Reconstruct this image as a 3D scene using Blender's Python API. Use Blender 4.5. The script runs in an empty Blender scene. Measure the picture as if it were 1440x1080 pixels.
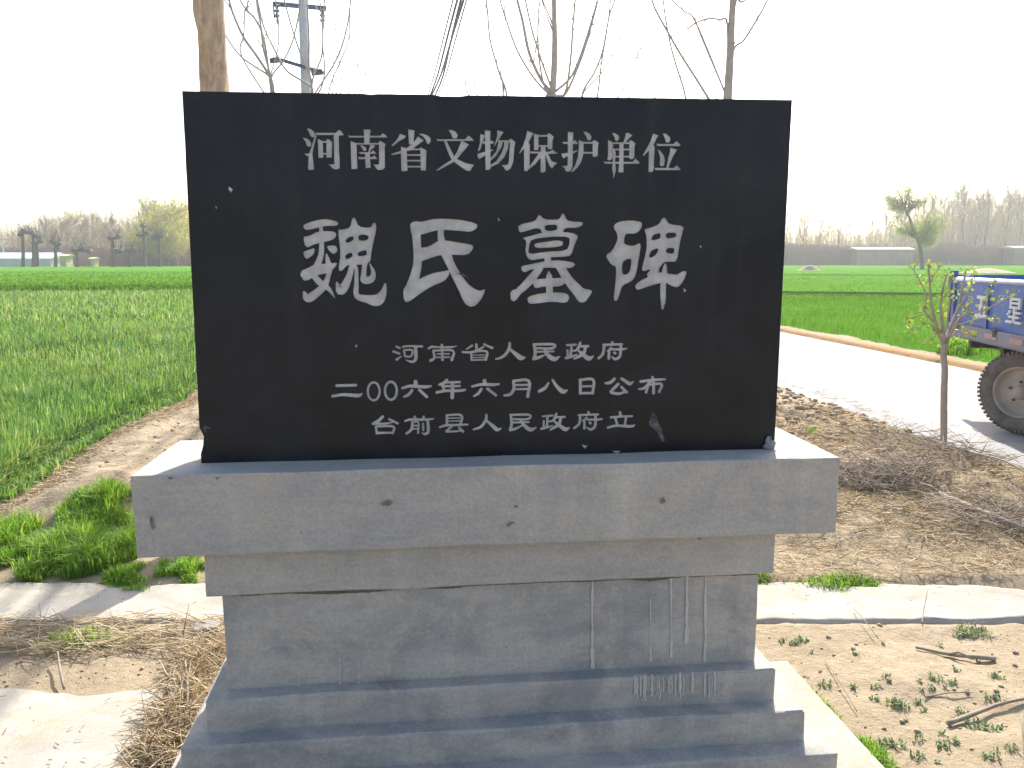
import bpy, math, random
import numpy as np
from mathutils import Vector, Matrix, noise
from mathutils.geometry import delaunay_2d_cdt

R = math.radians
rng = np.random.default_rng(7)
random.seed(7)
scene = bpy.context.scene

# ------------------------------------------------------------------ camera, light, exposure
F_PX, PITCH, YAW, EYE = 1163.4663, R(8.5369), R(6.207), 1.5
cam_data = bpy.data.cameras.new('camera')
cam_data.sensor_width = 36.0
cam_data.lens = F_PX / 1440 * 36.0
cam_data.clip_start = 0.05
cam_data.clip_end = 3000
cam = bpy.data.objects.new('camera', cam_data)
cam.location = (0, 0, EYE)
cam.rotation_euler = (R(90) - PITCH, 0, -YAW)
scene.collection.objects.link(cam)
scene.camera = cam

SUN_EL, SUN_AZ = R(41), R(21)          # azimuth clockwise from +Y
world = bpy.data.worlds.new('World')
scene.world = world
world.use_nodes = True
wn = world.node_tree
wn.nodes.clear()
sky = wn.nodes.new('ShaderNodeTexSky')
sky.sky_type = 'NISHITA'
sky.sun_disc = False
sky.sun_elevation = SUN_EL
sky.sun_rotation = SUN_AZ
sky.air_density = 1.0
sky.dust_density = 3.0
sky.ozone_density = 1.0
bg = wn.nodes.new('ShaderNodeBackground')
bg.inputs['Strength'].default_value = 0.14
wo = wn.nodes.new('ShaderNodeOutputWorld')
wn.links.new(sky.outputs[0], bg.inputs['Color'])
wn.links.new(bg.outputs[0], wo.inputs['Surface'])

sun_data = bpy.data.lights.new('sun', 'SUN')
sun_data.energy = 4.2
sun_data.angle = R(0.53)
sun_data.color = (1.0, 0.955, 0.88)
sun = bpy.data.objects.new('sun', sun_data)
sd = Vector((math.sin(SUN_AZ) * math.cos(SUN_EL), math.cos(SUN_AZ) * math.cos(SUN_EL), math.sin(SUN_EL)))
sun.rotation_euler = sd.to_track_quat('Z', 'Y').to_euler()
sun.location = (3, 5, 12)
scene.collection.objects.link(sun)

scene.view_settings.view_transform = 'Standard'
scene.view_settings.look = 'None'
scene.view_settings.exposure = 1.12
scene.view_settings.gamma = 1.0
scene.view_settings.use_curve_mapping = False
scene.cycles.max_bounces = 8
scene.cycles.volume_bounces = 1
scene.cycles.transparent_max_bounces = 8

# ------------------------------------------------------------------ measuring helpers (used for building only)
def ray(px, py):
    X, Y = (px - 720) / F_PX, (py - 540) / F_PX
    cp, sp = math.cos(PITCH), math.sin(PITCH)
    yy, z = cp - Y * sp, -sp - Y * cp
    cy, sy = math.cos(YAW), math.sin(YAW)
    return Vector((X * cy + yy * sy, -X * sy + yy * cy, z))

def on_ground(px, py, z=0.0):
    r = ray(px, py)
    return Vector((0, 0, EYE)) + r * ((z - EYE) / r.z)

def at_y(px, py, y):
    r = ray(px, py)
    return Vector((0, 0, EYE)) + r * (y / r.y)

FWD = Vector((math.sin(YAW), math.cos(YAW), 0))
def at_d(px, py, d):
    r = ray(px, py)
    return Vector((0, 0, EYE)) + r * (d / r.dot(FWD))

# ------------------------------------------------------------------ numpy value noise
def vnoise(x, y, seed=0):
    xi, yi = np.floor(x).astype(np.int64), np.floor(y).astype(np.int64)
    xf, yf = x - xi, y - yi
    def hsh(a, b):
        n = (a * 374761393 + b * 668265263 + seed * 974711) & 0x7fffffff
        n = ((n ^ (n >> 13)) * 1274126177) & 0x7fffffff
        return ((n ^ (n >> 16)) & 0xffff) / 65535.0
    u, v = xf * xf * (3 - 2 * xf), yf * yf * (3 - 2 * yf)
    return ((hsh(xi, yi) * (1 - u) + hsh(xi + 1, yi) * u) * (1 - v)
            + (hsh(xi, yi + 1) * (1 - u) + hsh(xi + 1, yi + 1) * u) * v) * 2 - 1

def fbm(x, y, o=4, seed=0):
    s, a = 0, 1.0
    for k in range(o):
        s = s + a * vnoise(x * 2 ** k + 17.3 * k, y * 2 ** k - 9.1 * k, seed + k)
        a *= 0.5
    return s

def sstep(e0, e1, x):
    t = np.clip((x - e0) / (e1 - e0), 0, 1)
    return t * t * (3 - 2 * t)

# ------------------------------------------------------------------ object helpers
C = scene.collection
def tag(o, label=None, cat=None, group=None, kind=None):
    if label: o['label'] = label
    if cat: o['category'] = cat
    if group: o['group'] = group
    if kind: o['kind'] = kind
    return o

def empty(name, loc, label, cat, group=None):
    o = bpy.data.objects.new(name, None)
    o.empty_display_size = 0.2
    o.location = loc
    C.objects.link(o)
    return tag(o, label, cat, group)

def mesh_obj(name, verts, faces, mats, parent=None, smooth=False, mat_idx=None, tint=None):
    me = bpy.data.meshes.new(name)
    me.from_pydata([tuple(v) for v in verts], [], [tuple(f) for f in faces])
    if not isinstance(mats, (list, tuple)): mats = [mats]
    for m in mats: me.materials.append(m)
    if mat_idx is not None: me.polygons.foreach_set('material_index', mat_idx)
    if smooth: me.polygons.foreach_set('use_smooth', [True] * len(me.polygons))
    me.update()
    o = bpy.data.objects.new(name, me)
    C.objects.link(o)
    if parent is not None:
        o.parent = parent
        o.matrix_parent_inverse = parent.matrix_world.inverted() if False else o.matrix_parent_inverse
    return o

def np_mesh(name, V, F, mat, parent=None, smooth=False, tint=None):
    """V (n,3); F (m,k) one polygon size only."""
    V = np.ascontiguousarray(V, dtype=np.float32); F = np.ascontiguousarray(F, dtype=np.int32)
    me = bpy.data.meshes.new(name)
    m, k = F.shape
    me.vertices.add(len(V)); me.vertices.foreach_set('co', V.ravel())
    me.loops.add(m * k); me.loops.foreach_set('vertex_index', F.ravel())
    me.polygons.add(m)
    me.polygons.foreach_set('loop_start', np.arange(0, m * k, k, dtype=np.int32))
    me.polygons.foreach_set('loop_total', np.full(m, k, dtype=np.int32))
    if smooth: me.polygons.foreach_set('use_smooth', np.ones(m, dtype=bool))
    if tint is not None:
        a = me.attributes.new('tint', 'FLOAT', 'POINT')
        a.data.foreach_set('value', np.ascontiguousarray(tint, dtype=np.float32))
    me.update(calc_edges=True)
    me.materials.append(mat)
    o = bpy.data.objects.new(name, me)
    C.objects.link(o)
    if parent is not None: o.parent = parent
    return o

class Geo:
    def __init__(s): s.v, s.f = [], []
    def add(s, v, f):
        n = len(s.v); s.v += [tuple(p) for p in v]; s.f += [tuple(i + n for i in q) for q in f]
    def box(s, x0, x1, y0, y1, z0, z1):
        s.add([(x0,y0,z0),(x1,y0,z0),(x1,y1,z0),(x0,y1,z0),(x0,y0,z1),(x1,y0,z1),(x1,y1,z1),(x0,y1,z1)],
              [(0,3,2,1),(4,5,6,7),(0,1,5,4),(1,2,6,5),(2,3,7,6),(3,0,4,7)])
    def tube(s, pts, rad, sides=8, cap=True, jitter=0.0):
        pts = [Vector(p) for p in pts]
        if not isinstance(rad, (list, tuple)): rad = [rad] * len(pts)
        V = []
        t0 = (pts[1] - pts[0]).normalized()
        a = t0.orthogonal().normalized()
        for i, p in enumerate(pts):
            t = (pts[min(i + 1, len(pts) - 1)] - pts[max(i - 1, 0)]).normalized()
            a = (a - t * a.dot(t)).normalized()
            b = t.cross(a)
            for k in range(sides):
                an = 2 * math.pi * k / sides
                r = rad[i] * (1 + (random.uniform(-jitter, jitter) if jitter else 0))
                V.append(p + a * math.cos(an) * r + b * math.sin(an) * r)
        Fc = []
        for i in range(len(pts) - 1):
            for k in range(sides):
                k2 = (k + 1) % sides
                Fc.append((i*sides+k, i*sides+k2, (i+1)*sides+k2, (i+1)*sides+k))
        if cap:
            Fc.append(tuple(range(sides))[::-1])
            Fc.append(tuple((len(pts)-1)*sides + k for k in range(sides)))
        s.add(V, Fc)
    def obj(s, name, mat, parent=None, smooth=False):
        return mesh_obj(name, s.v, s.f, mat, parent, smooth)

def smooth_path(pts, n=4):
    pts = [Vector(p) for p in pts]
    if len(pts) < 3: return pts
    out = []
    P = [pts[0] * 2 - pts[1]] + pts + [pts[-1] * 2 - pts[-2]]
    for i in range(1, len(P) - 2):
        for k in range(n):
            t = k / n
            a, b, c, d = P[i-1], P[i], P[i+1], P[i+2]
            out.append(0.5 * ((2*b) + (c-a)*t + (2*a-5*b+4*c-d)*t*t + (3*b-a-3*c+d)*t**3))
    out.append(pts[-1])
    return out

def segs(P0, P1, r0, r1, sides=3):
    """batch of straight tapered prisms -> V, F (quads)"""
    P0, P1 = np.asarray(P0, float), np.asarray(P1, float)
    n = len(P0)
    t = P1 - P0; t /= np.linalg.norm(t, axis=1, keepdims=True) + 1e-9
    ref = np.where(np.abs(t[:, 2:3]) > 0.9, np.array([[1.0, 0, 0]]), np.array([[0, 0, 1.0]]))
    a = np.cross(t, ref); a /= np.linalg.norm(a, axis=1, keepdims=True) + 1e-9
    b = np.cross(t, a)
    r0 = np.broadcast_to(np.asarray(r0, float), (n,))[:, None]; r1 = np.broadcast_to(np.asarray(r1, float), (n,))[:, None]
    V = np.zeros((n, 2 * sides, 3))
    for k in range(sides):
        an = 2 * math.pi * k / sides
        d = a * math.cos(an) + b * math.sin(an)
        V[:, k] = P0 + d * r0; V[:, sides + k] = P1 + d * r1
    F = np.array([[k, (k+1) % sides, sides + (k+1) % sides, sides + k] for k in range(sides)])
    F = (F[None] + (np.arange(n) * 2 * sides)[:, None, None]).reshape(-1, 4)
    return V.reshape(-1, 3), F

def blades(P, h, w, lean, az=None, droop=0.35):
    """grass blades: base P (n,3), heights, widths; returns V, F (tris), tint"""
    n = len(P)
    if az is None: az = rng.uniform(0, 2 * np.pi, n)
    d = np.stack([np.cos(az), np.sin(az), np.zeros(n)], 1)
    fa = az + rng.uniform(0.9, 2.2, n)
    s = np.stack([np.cos(fa), np.sin(fa), np.zeros(n)], 1) * (w / 2)[:, None]
    up = np.array([[0, 0, 1.0]])
    m = P + d * (lean * h * 0.35)[:, None] + up * (h * 0.6)[:, None]
    e = P + d * (lean * h * 1.1)[:, None] + up * (h * (1 - droop * lean))[:, None]
    V = np.stack([P - s * .7, P + s * .7, m - s, m + s, e], 1).reshape(-1, 3)
    F = np.array([[0, 1, 3], [0, 3, 2], [2, 3, 4]])
    F = (F[None] + (np.arange(n) * 5)[:, None, None]).reshape(-1, 3)
    tint = np.repeat(rng.uniform(0, 1, n), 5)
    return V, F, tint

def merge(parts):
    Vs, Fs, o = [], [], 0
    for V, F in parts:
        Vs.append(V); Fs.append(F + o); o += len(V)
    return np.concatenate(Vs), np.concatenate(Fs)

# ------------------------------------------------------------------ materials
def new_mat(name):
    m = bpy.data.materials.new(name); m.use_nodes = True
    nt = m.node_tree; nt.nodes.clear()
    out = nt.nodes.new('ShaderNodeOutputMaterial')
    b = nt.nodes.new('ShaderNodeBsdfPrincipled')
    nt.links.new(b.outputs[0], out.inputs[0])
    return m, nt, b, out

def nd(nt, t, **kw):
    n = nt.nodes.new(t)
    for k, v in kw.items(): setattr(n, k, v)
    return n

def noise_n(nt, vec, scale, detail=4, rough=0.55, stretch=None, dist=0.0):
    if stretch:
        mp = nd(nt, 'ShaderNodeMapping'); mp.inputs['Scale'].default_value = stretch
        nt.links.new(vec, mp.inputs['Vector']); vec = mp.outputs[0]
    n = nd(nt, 'ShaderNodeTexNoise')
    n.inputs['Scale'].default_value = scale; n.inputs['Detail'].default_value = detail
    n.inputs['Roughness'].default_value = rough; n.inputs['Distortion'].default_value = dist
    nt.links.new(vec, n.inputs['Vector'])
    return n.outputs['Fac']

def ramp(nt, fac, stops):
    r = nd(nt, 'ShaderNodeValToRGB')
    e = r.color_ramp.elements
    while len(e) < len(stops): e.new(0.5)
    for el, (p, c) in zip(e, stops):
        el.position = p
        el.color = (c, c, c, 1) if isinstance(c, (int, float)) else (*c, 1)
    nt.links.new(fac, r.inputs[0])
    return r.outputs[0]

def mix(nt, fac, a, b, mode='MIX'):
    m = nd(nt, 'ShaderNodeMix'); m.data_type = 'RGBA'; m.blend_type = mode
    for s, v in ((m.inputs['Factor'], fac), (m.inputs[6], a), (m.inputs[7], b)):
        if isinstance(v, (int, float)): s.default_value = v
        elif isinstance(v, tuple): s.default_value = (*v, 1)
        else: nt.links.new(v, s)
    return m.outputs[2]

def bump(nt, b, fac, strength, dist, prev=None):
    n = nd(nt, 'ShaderNodeBump')
    n.inputs['Strength'].default_value = strength; n.inputs['Distance'].default_value = dist
    nt.links.new(fac, n.inputs['Height'])
    if prev is not None: nt.links.new(prev, n.inputs['Normal'])
    nt.links.new(n.outputs[0], b.inputs['Normal'])
    return n.outputs[0]

def simple(name, c1, c2=None, scale=8, rough=0.8, bmp=0.3, bdist=0.01, bscale=None, metallic=0.0, spec=0.4, obj=False, detail=5):
    m, nt, b, out = new_mat(name)
    if obj: vec = nd(nt, 'ShaderNodeTexCoord').outputs['Object']
    else: vec = nd(nt, 'ShaderNodeNewGeometry').outputs['Position']
    c2 = c2 or tuple(x * .75 for x in c1)
    f = noise_n(nt, vec, scale, detail)
    col = mix(nt, ramp(nt, f, [(0.3, 0.0), (0.7, 1.0)]), c1, c2)
    nt.links.new(col, b.inputs['Base Color'])
    b.inputs['Roughness'].default_value = rough
    b.inputs['Metallic'].default_value = metallic
    b.inputs['Specular IOR Level'].default_value = spec
    if bmp: bump(nt, b, noise_n(nt, vec, bscale or scale * 6, 6, .65), bmp, bdist)
    return m

def leafy(name, cols, trans=0.35, patch=None, rough=0.55, spec=0.25):
    """thin leaf: diffuse + translucent, colour by per-blade tint"""
    m, nt, b, out = new_mat(name)
    at = nd(nt, 'ShaderNodeAttribute'); at.attribute_name = 'tint'
    n = len(cols)
    col = ramp(nt, at.outputs['Fac'], [(i / max(1, n - 1), c) for i, c in enumerate(cols)])
    if patch:
        pos = nd(nt, 'ShaderNodeNewGeometry').outputs['Position']
        f = ramp(nt, noise_n(nt, pos, patch[0], 3), [(0.35, 0.0), (0.65, 1.0)])
        col = mix(nt, f, col, mix(nt, 1.0, col, patch[1], 'MULTIPLY'))
    nt.links.new(col, b.inputs['Base Color'])
    b.inputs['Roughness'].default_value = rough
    b.inputs['Specular IOR Level'].default_value = spec
    tr = nd(nt, 'ShaderNodeBsdfTranslucent')
    nt.links.new(mix(nt, 1.0, col, (1.25, 1.15, 0.6), 'MULTIPLY'), tr.inputs['Color'])
    ms = nd(nt, 'ShaderNodeMixShader'); ms.inputs[0].default_value = trans
    nt.links.new(b.outputs[0], ms.inputs[1]); nt.links.new(tr.outputs[0], ms.inputs[2])
    nt.links.new(ms.outputs[0], out.inputs[0])
    return m

def concrete_mat(name, base, alt, warm, scale=1.0, rough=.85, streak=.25):
    m, nt, b, out = new_mat(name)
    pos = nd(nt, 'ShaderNodeNewGeometry').outputs['Position']
    big = ramp(nt, noise_n(nt, pos, 3.2 * scale, 6, .6, (1, 1, 1.8), .6), [(0.38, 0.0), (0.62, 1.0)])
    col = mix(nt, big, base, alt)
    w = ramp(nt, noise_n(nt, pos, 5.5 * scale, 5, .65, (1, 1, 1), 1.2), [(0.48, 0.0), (0.68, 1.0)])
    col = mix(nt, w, col, warm)
    # trowel marks and vertical run marks
    tro = ramp(nt, noise_n(nt, pos, 7 * scale, 6, .7, (.6, 1, 3.4), 2.0), [(0.42, 0.0), (0.62, 1.0)])
    col = mix(nt, mix(nt, 1.0, tro, (.22, .22, .22), 'MULTIPLY'), col, mix(nt, 1.0, col, (.62, .66, .74), 'MULTIPLY'))
    ver = ramp(nt, noise_n(nt, pos, 16 * scale, 3, .5, (1, 1, .08)), [(0.56, 0.0), (0.7, 1.0)])
    col = mix(nt, mix(nt, 1.0, ver, (streak, streak, streak), 'MULTIPLY'), col, mix(nt, 1.0, col, (1.35, 1.33, 1.28), 'MULTIPLY'))
    fine = ramp(nt, noise_n(nt, pos, 120, 3, .6), [(0.3, 0.86), (0.7, 1.08)])
    col = mix(nt, 1.0, col, fine, 'MULTIPLY')
    # pores
    vo = nd(nt, 'ShaderNodeTexVoronoi'); vo.inputs['Scale'].default_value = 22
    nt.links.new(pos, vo.inputs['Vector'])
    pore = ramp(nt, vo.outputs['Distance'], [(0.03, 0.35), (0.06, 1.0)])
    msk = ramp(nt, noise_n(nt, pos, 4, 2), [(0.56, 0.0), (0.6, 1.0)])
    col = mix(nt, msk, col, mix(nt, 1.0, col, pore, 'MULTIPLY'))
    nt.links.new(col, b.inputs['Base Color'])
    b.inputs['Roughness'].default_value = rough
    b.inputs['Specular IOR Level'].default_value = 0.25
    p = bump(nt, b, noise_n(nt, pos, 9 * scale, 5, .6, (1, 1, 1.7), .8), .35, .012)
    bump(nt, b, noise_n(nt, pos, 90, 4, .7), .25, .003, p)
    return m

M_conc = concrete_mat('monument_cement', (.45, .42, .37), (.375, .355, .325), (.45, .405, .34))
M_conc2 = concrete_mat('monument_cement_steps', (.44, .41, .36), (.29, .28, .26), (.46, .405, .335), 1.0, streak=.35)
M_pave = concrete_mat('pale_path_cement', (.42, .385, .325), (.35, .32, .27), (.38, .32, .235), .9, streak=0)
M_road = concrete_mat('pale_road_cement', (.36, .355, .35), (.30, .295, .29), (.31, .28, .245), .5, streak=0)

def granite():
    m, nt, b, out = new_mat('black_granite')
    pos = nd(nt, 'ShaderNodeNewGeometry').outputs['Position']
    sp = ramp(nt, noise_n(nt, pos, 420, 2, .8), [(0.62, 0.0), (0.75, 1.0)])
    col = mix(nt, sp, (.0035, .0045, .0075), (.010, .012, .017))
    dust = ramp(nt, noise_n(nt, pos, 2.6, 8, .72, (1, 1, 1), .8), [(0.40, 0.0), (0.72, 1.0)])
    col = mix(nt, mix(nt, 1.0, dust, (.8, .8, .8), 'MULTIPLY'), col, (.020, .023, .027))
    spk = ramp(nt, noise_n(nt, pos, 55, 3, .8), [(0.66, 0.0), (0.74, 1.0)])
    col = mix(nt, mix(nt, 1.0, spk, (.5, .5, .5), 'MULTIPLY'), col, (.05, .052, .055))
    rain = ramp(nt, noise_n(nt, pos, 14, 4, .6, (1, 1, .06), .2), [(0.55, 0.0), (0.75, 1.0)])
    col = mix(nt, mix(nt, 1.0, rain, (.3, .3, .3), 'MULTIPLY'), col, (.030, .032, .036))
    nt.links.new(col, b.inputs['Base Color'])
    rr = nd(nt, 'ShaderNodeMapRange'); rr.inputs['To Min'].default_value = .32; rr.inputs['To Max'].default_value = .55
    nt.links.new(dust, rr.inputs['Value']); nt.links.new(rr.outputs[0], b.inputs['Roughness'])
    b.inputs['Specular IOR Level'].default_value = .26
    return m
M_granite = granite()
M_granite_rough = simple('granite_broken_edge', (.05, .052, .058), (.10, .10, .105), 60, .8, .6, .004)
M_letter = simple('letter_infill', (.54, .53, .51), (.36, .355, .345), 34, .9, .6, .003, 200, detail=8)
M_scuff = simple('scuffed_stone', (.16, .16, .155), (.02, .022, .026), 55, .9, .5, .002)
M_scuff_w = simple('white_chip', (.5, .5, .48), (.3, .3, .3), 90, .9, .3, .002)
M_lime = simple('lime_runs', (.54, .51, .455), (.46, .43, .385), 60, .95, .3, .002)
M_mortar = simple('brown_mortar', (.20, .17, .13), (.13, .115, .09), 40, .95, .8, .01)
M_mortar_g = simple('grey_mortar', (.36, .36, .35), (.24, .24, .24), 40, .95, .8, .01)

def ground_mat():
    m, nt, b, out = new_mat('dry_soil')
    pos = nd(nt, 'ShaderNodeNewGeometry').outputs['Position']
    f1 = ramp(nt, noise_n(nt, pos, 1.3, 6, .6), [(0.35, 0.0), (0.65, 1.0)])
    col = mix(nt, f1, (.41, .33, .225), (.34, .27, .18))
    f2 = ramp(nt, noise_n(nt, pos, 14, 6, .7), [(0.4, 0.0), (0.62, 1.0)])
    col = mix(nt, mix(nt, 1.0, f2, (.7, .7, .7), 'MULTIPLY'), col, (.32, .245, .15))
    f3 = ramp(nt, noise_n(nt, pos, 70, 4, .7), [(0.52, 0.0), (0.72, 1.0)])
    col = mix(nt, mix(nt, 1.0, f3, (.6, .6, .6), 'MULTIPLY'), col, (.46, .385, .28))
    vo = nd(nt, 'ShaderNodeTexVoronoi'); vo.inputs['Scale'].default_value = 34
    nt.links.new(pos, vo.inputs['Vector'])
    f4 = ramp(nt, vo.outputs['Distance'], [(0.10, 1.0), (0.2, 0.0)])
    msk = ramp(nt, noise_n(nt, pos, 9, 3), [(0.5, 0.0), (0.6, 1.0)])
    col = mix(nt, mix(nt, 1.0, f4, msk, 'MULTIPLY'), col, (.20, .15, .095))
    nt.links.new(col, b.inputs['Base Color'])
    b.inputs['Roughness'].default_value = .95
    b.inputs['Specular IOR Level'].default_value = .15
    p = bump(nt, b, noise_n(nt, pos, 16, 7, .72), .8, .03)
    bump(nt, b, noise_n(nt, pos, 110, 5, .7), .6, .006, p)
    return m
M_soil = ground_mat()
M_clod = simple('soil_clod', (.38, .305, .21), (.30, .235, .16), 12, .95, .7, .01, 60)
M_berm = simple('orange_earth', (.42, .21, .04), (.26, .18, .11), 2.8, .95, .8, .02, 30)
M_canopy = simple('crop_canopy', (.105, .24, .03), (.08, .20, .024), 1.2, 1.0, 1.0, .10, 9, spec=.0)
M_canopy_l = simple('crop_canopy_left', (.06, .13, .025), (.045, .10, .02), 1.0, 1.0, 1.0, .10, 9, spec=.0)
M_wheat = leafy('wheat_leaf', [(.06, .13, .045), (.12, .24, .055), (.19, .34, .075), (.27, .41, .13), (.46, .46, .28)], .42, (.9, (.8, .95, 1.0)))
M_wheat_far = leafy('wheat_leaf_far', [(.075, .19, .022), (.115, .26, .03), (.16, .30, .04)], .35, None, 1.0, 0.0)
M_grass = leafy('bright_grass', [(.10, .24, .025), (.16, .36, .04), (.26, .44, .06), (.38, .44, .15)], .5)
M_straw = leafy('dry_straw', [(.22, .165, .10), (.47, .37, .24), (.66, .55, .38), (.78, .70, .54)], .28, None, .8)
M_bankg = leafy('bank_growth', [(.07, .07, .03), (.14, .12, .06), (.10, .14, .04)], .2)
M_twig = simple('dark_twig', (.26, .21, .16), (.36, .30, .23), 30, .9, .4, .003)
M_weed = leafy('grey_green_weed', [(.13, .19, .10), (.20, .27, .14), (.27, .33, .18)], .3)
M_bud = leafy('young_leaf', [(.16, .26, .05), (.25, .34, .07), (.33, .38, .12)], .4)

# ------------------------------------------------------------------ monument (stele on stepped pedestal)
CX, DS, HP = .2019, 2.2171, .535
z_cap = EYE - HP
mon = empty('stone_monument', (CX, DS + .35, 0), 'black engraved stone tablet standing on a stepped grey cement pedestal', 'monument')
mon_off = Vector((CX, DS + .35, 0))

def loc(vs): return [Vector(v) - mon_off for v in vs]

def rough_box(name, x0, x1, y0, y1, z0, z1, mat, amp=.003, bev=.008, step=.05, chips=0):
    """cement block with slightly wavy faces and soft, nicked edges, as one mesh part of the monument"""
    import bmesh
    bm = bmesh.new()
    def axis(a, b, st):
        n = max(1, int((b - a - 2 * bev) / st))
        return [a, a + bev] + [a + bev + (b - a - 2 * bev) * k / n for k in range(1, n)] + [b - bev, b]
    X, Y, Z = axis(x0, x1, step), axis(y0, y1, step * 1.6), axis(z0, z1, step)
    cache = {}
    def vert(i, j, k):
        key = (i, j, k)
        if key not in cache:
            p = Vector((X[i], Y[j], Z[k]))
            ex = (i in (0, len(X)-1)) + (j in (0, len(Y)-1)) + (k in (0, len(Z)-1))
            c = Vector(((x0+x1)/2, (y0+y1)/2, (z0+z1)/2))
            if ex >= 2:
                nick = max(0, noise.noise(p * 14) - .25) * .012 * (1 + chips) + bev * .3; nick = min(nick, bev * .8)
                if i == 0: p.x += nick
                if i == len(X)-1: p.x -= nick
                if j == 0: p.y += nick
                if j == len(Y)-1: p.y -= nick
                if k == 0: p.z += nick
                if k == len(Z)-1: p.z -= nick
            d = noise.noise_vector(p * 5) * amp
            cache[key] = bm.verts.new(p + d - mon_off)
        return cache[key]
    nx, ny, nz = len(X)-1, len(Y)-1, len(Z)-1
    for j, flip in ((0, False), (ny, True)):
        for i in range(nx):
            for k in range(nz):
                q = [vert(i,j,k), vert(i+1,j,k), vert(i+1,j,k+1), vert(i,j,k+1)]
                bm.faces.new(q[::-1] if flip else q)
    for i, flip in ((0, True), (nx, False)):
        for j in range(ny):
            for k in range(nz):
                q = [vert(i,j,k), vert(i,j+1,k), vert(i,j+1,k+1), vert(i,j,k+1)]
                bm.faces.new(q[::-1] if flip else q)
    for k, flip in ((0, True), (nz, False)):
        for i in range(nx):
            for j in range(ny):
                q = [vert(i,j,k), vert(i+1,j,k), vert(i+1,j+1,k), vert(i,j+1,k)]
                bm.faces.new(q[::-1] if flip else q)
    me = bpy.data.meshes.new(name); bm.to_mesh(me); bm.free()
    me.polygons.foreach_set('use_smooth', [True] * len(me.polygons))
    me.set_sharp_from_angle(angle=R(22))
    me.materials.append(mat)
    o = bpy.data.objects.new(name, me); C.objects.link(o); o.parent = mon
    return o

OC, CD, TC = .1148, .4214, .2154
cap_y0 = DS - OC
rough_box('cap', CX-.932, CX+.932, cap_y0, cap_y0+CD, z_cap-TC, z_cap, M_conc, .0025, .004)
zn0 = z_cap - TC - .1311
rough_box('neck', CX-.781, CX+.781, DS-.0651, cap_y0+CD-.05, zn0, z_cap-TC+.012, M_conc, .003, .005)
zk0 = EYE - 1.1528
rough_box('column', CX-.744, CX+.744, DS-.0472+.0, cap_y0+CD-.075, zk0 - .012, zn0+.012, M_conc2, .004, .006)
YB = cap_y0 + CD
def lx(h): return -.482 * h * 1.0
lev = [(1.1528, .786, .0997, .00), (1.2463, .850, .1626, .06), (1.3367, .9155, .2296, .12)]
tops = [EYE - l[0] for l in lev] + [.042]
for i, (h, hw, o_, bk) in enumerate(lev):
    # left faces were read from the outline: they recede in one straight batter
    oy_ = (987, 1050, 1108)[i]
    xl = on_ground(314 - (oy_ - 935) * .517, oy_, tops[i]).x
    yfront = DS - o_
    # outline ratio is measured against the depth vanishing line, so shear by the yaw-free frame is already zero
    rough_box('step', xl, CX + hw, yfront, YB + bk, tops[i+1] - .014, tops[i] - .001, M_conc2, .004, .006, chips=1)
rough_box('base_slab', on_ground(314 - (1150 - 935) * .517, 1150, .042).x + .01, 1.321, DS-.62, YB + .22, -.12, .041, M_pave, .006, .01, chips=2)

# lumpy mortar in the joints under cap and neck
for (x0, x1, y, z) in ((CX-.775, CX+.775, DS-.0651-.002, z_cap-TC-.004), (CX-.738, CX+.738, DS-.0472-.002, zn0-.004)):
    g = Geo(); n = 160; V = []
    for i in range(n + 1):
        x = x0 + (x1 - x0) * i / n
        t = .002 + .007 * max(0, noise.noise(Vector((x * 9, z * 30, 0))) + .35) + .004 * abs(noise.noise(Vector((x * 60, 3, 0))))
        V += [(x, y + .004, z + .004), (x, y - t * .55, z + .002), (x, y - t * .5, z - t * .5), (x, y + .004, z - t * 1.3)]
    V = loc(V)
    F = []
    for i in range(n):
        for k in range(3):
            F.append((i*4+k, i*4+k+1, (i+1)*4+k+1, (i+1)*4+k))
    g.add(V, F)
    g.obj('mortar_seam', M_mortar, mon, True)

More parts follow.
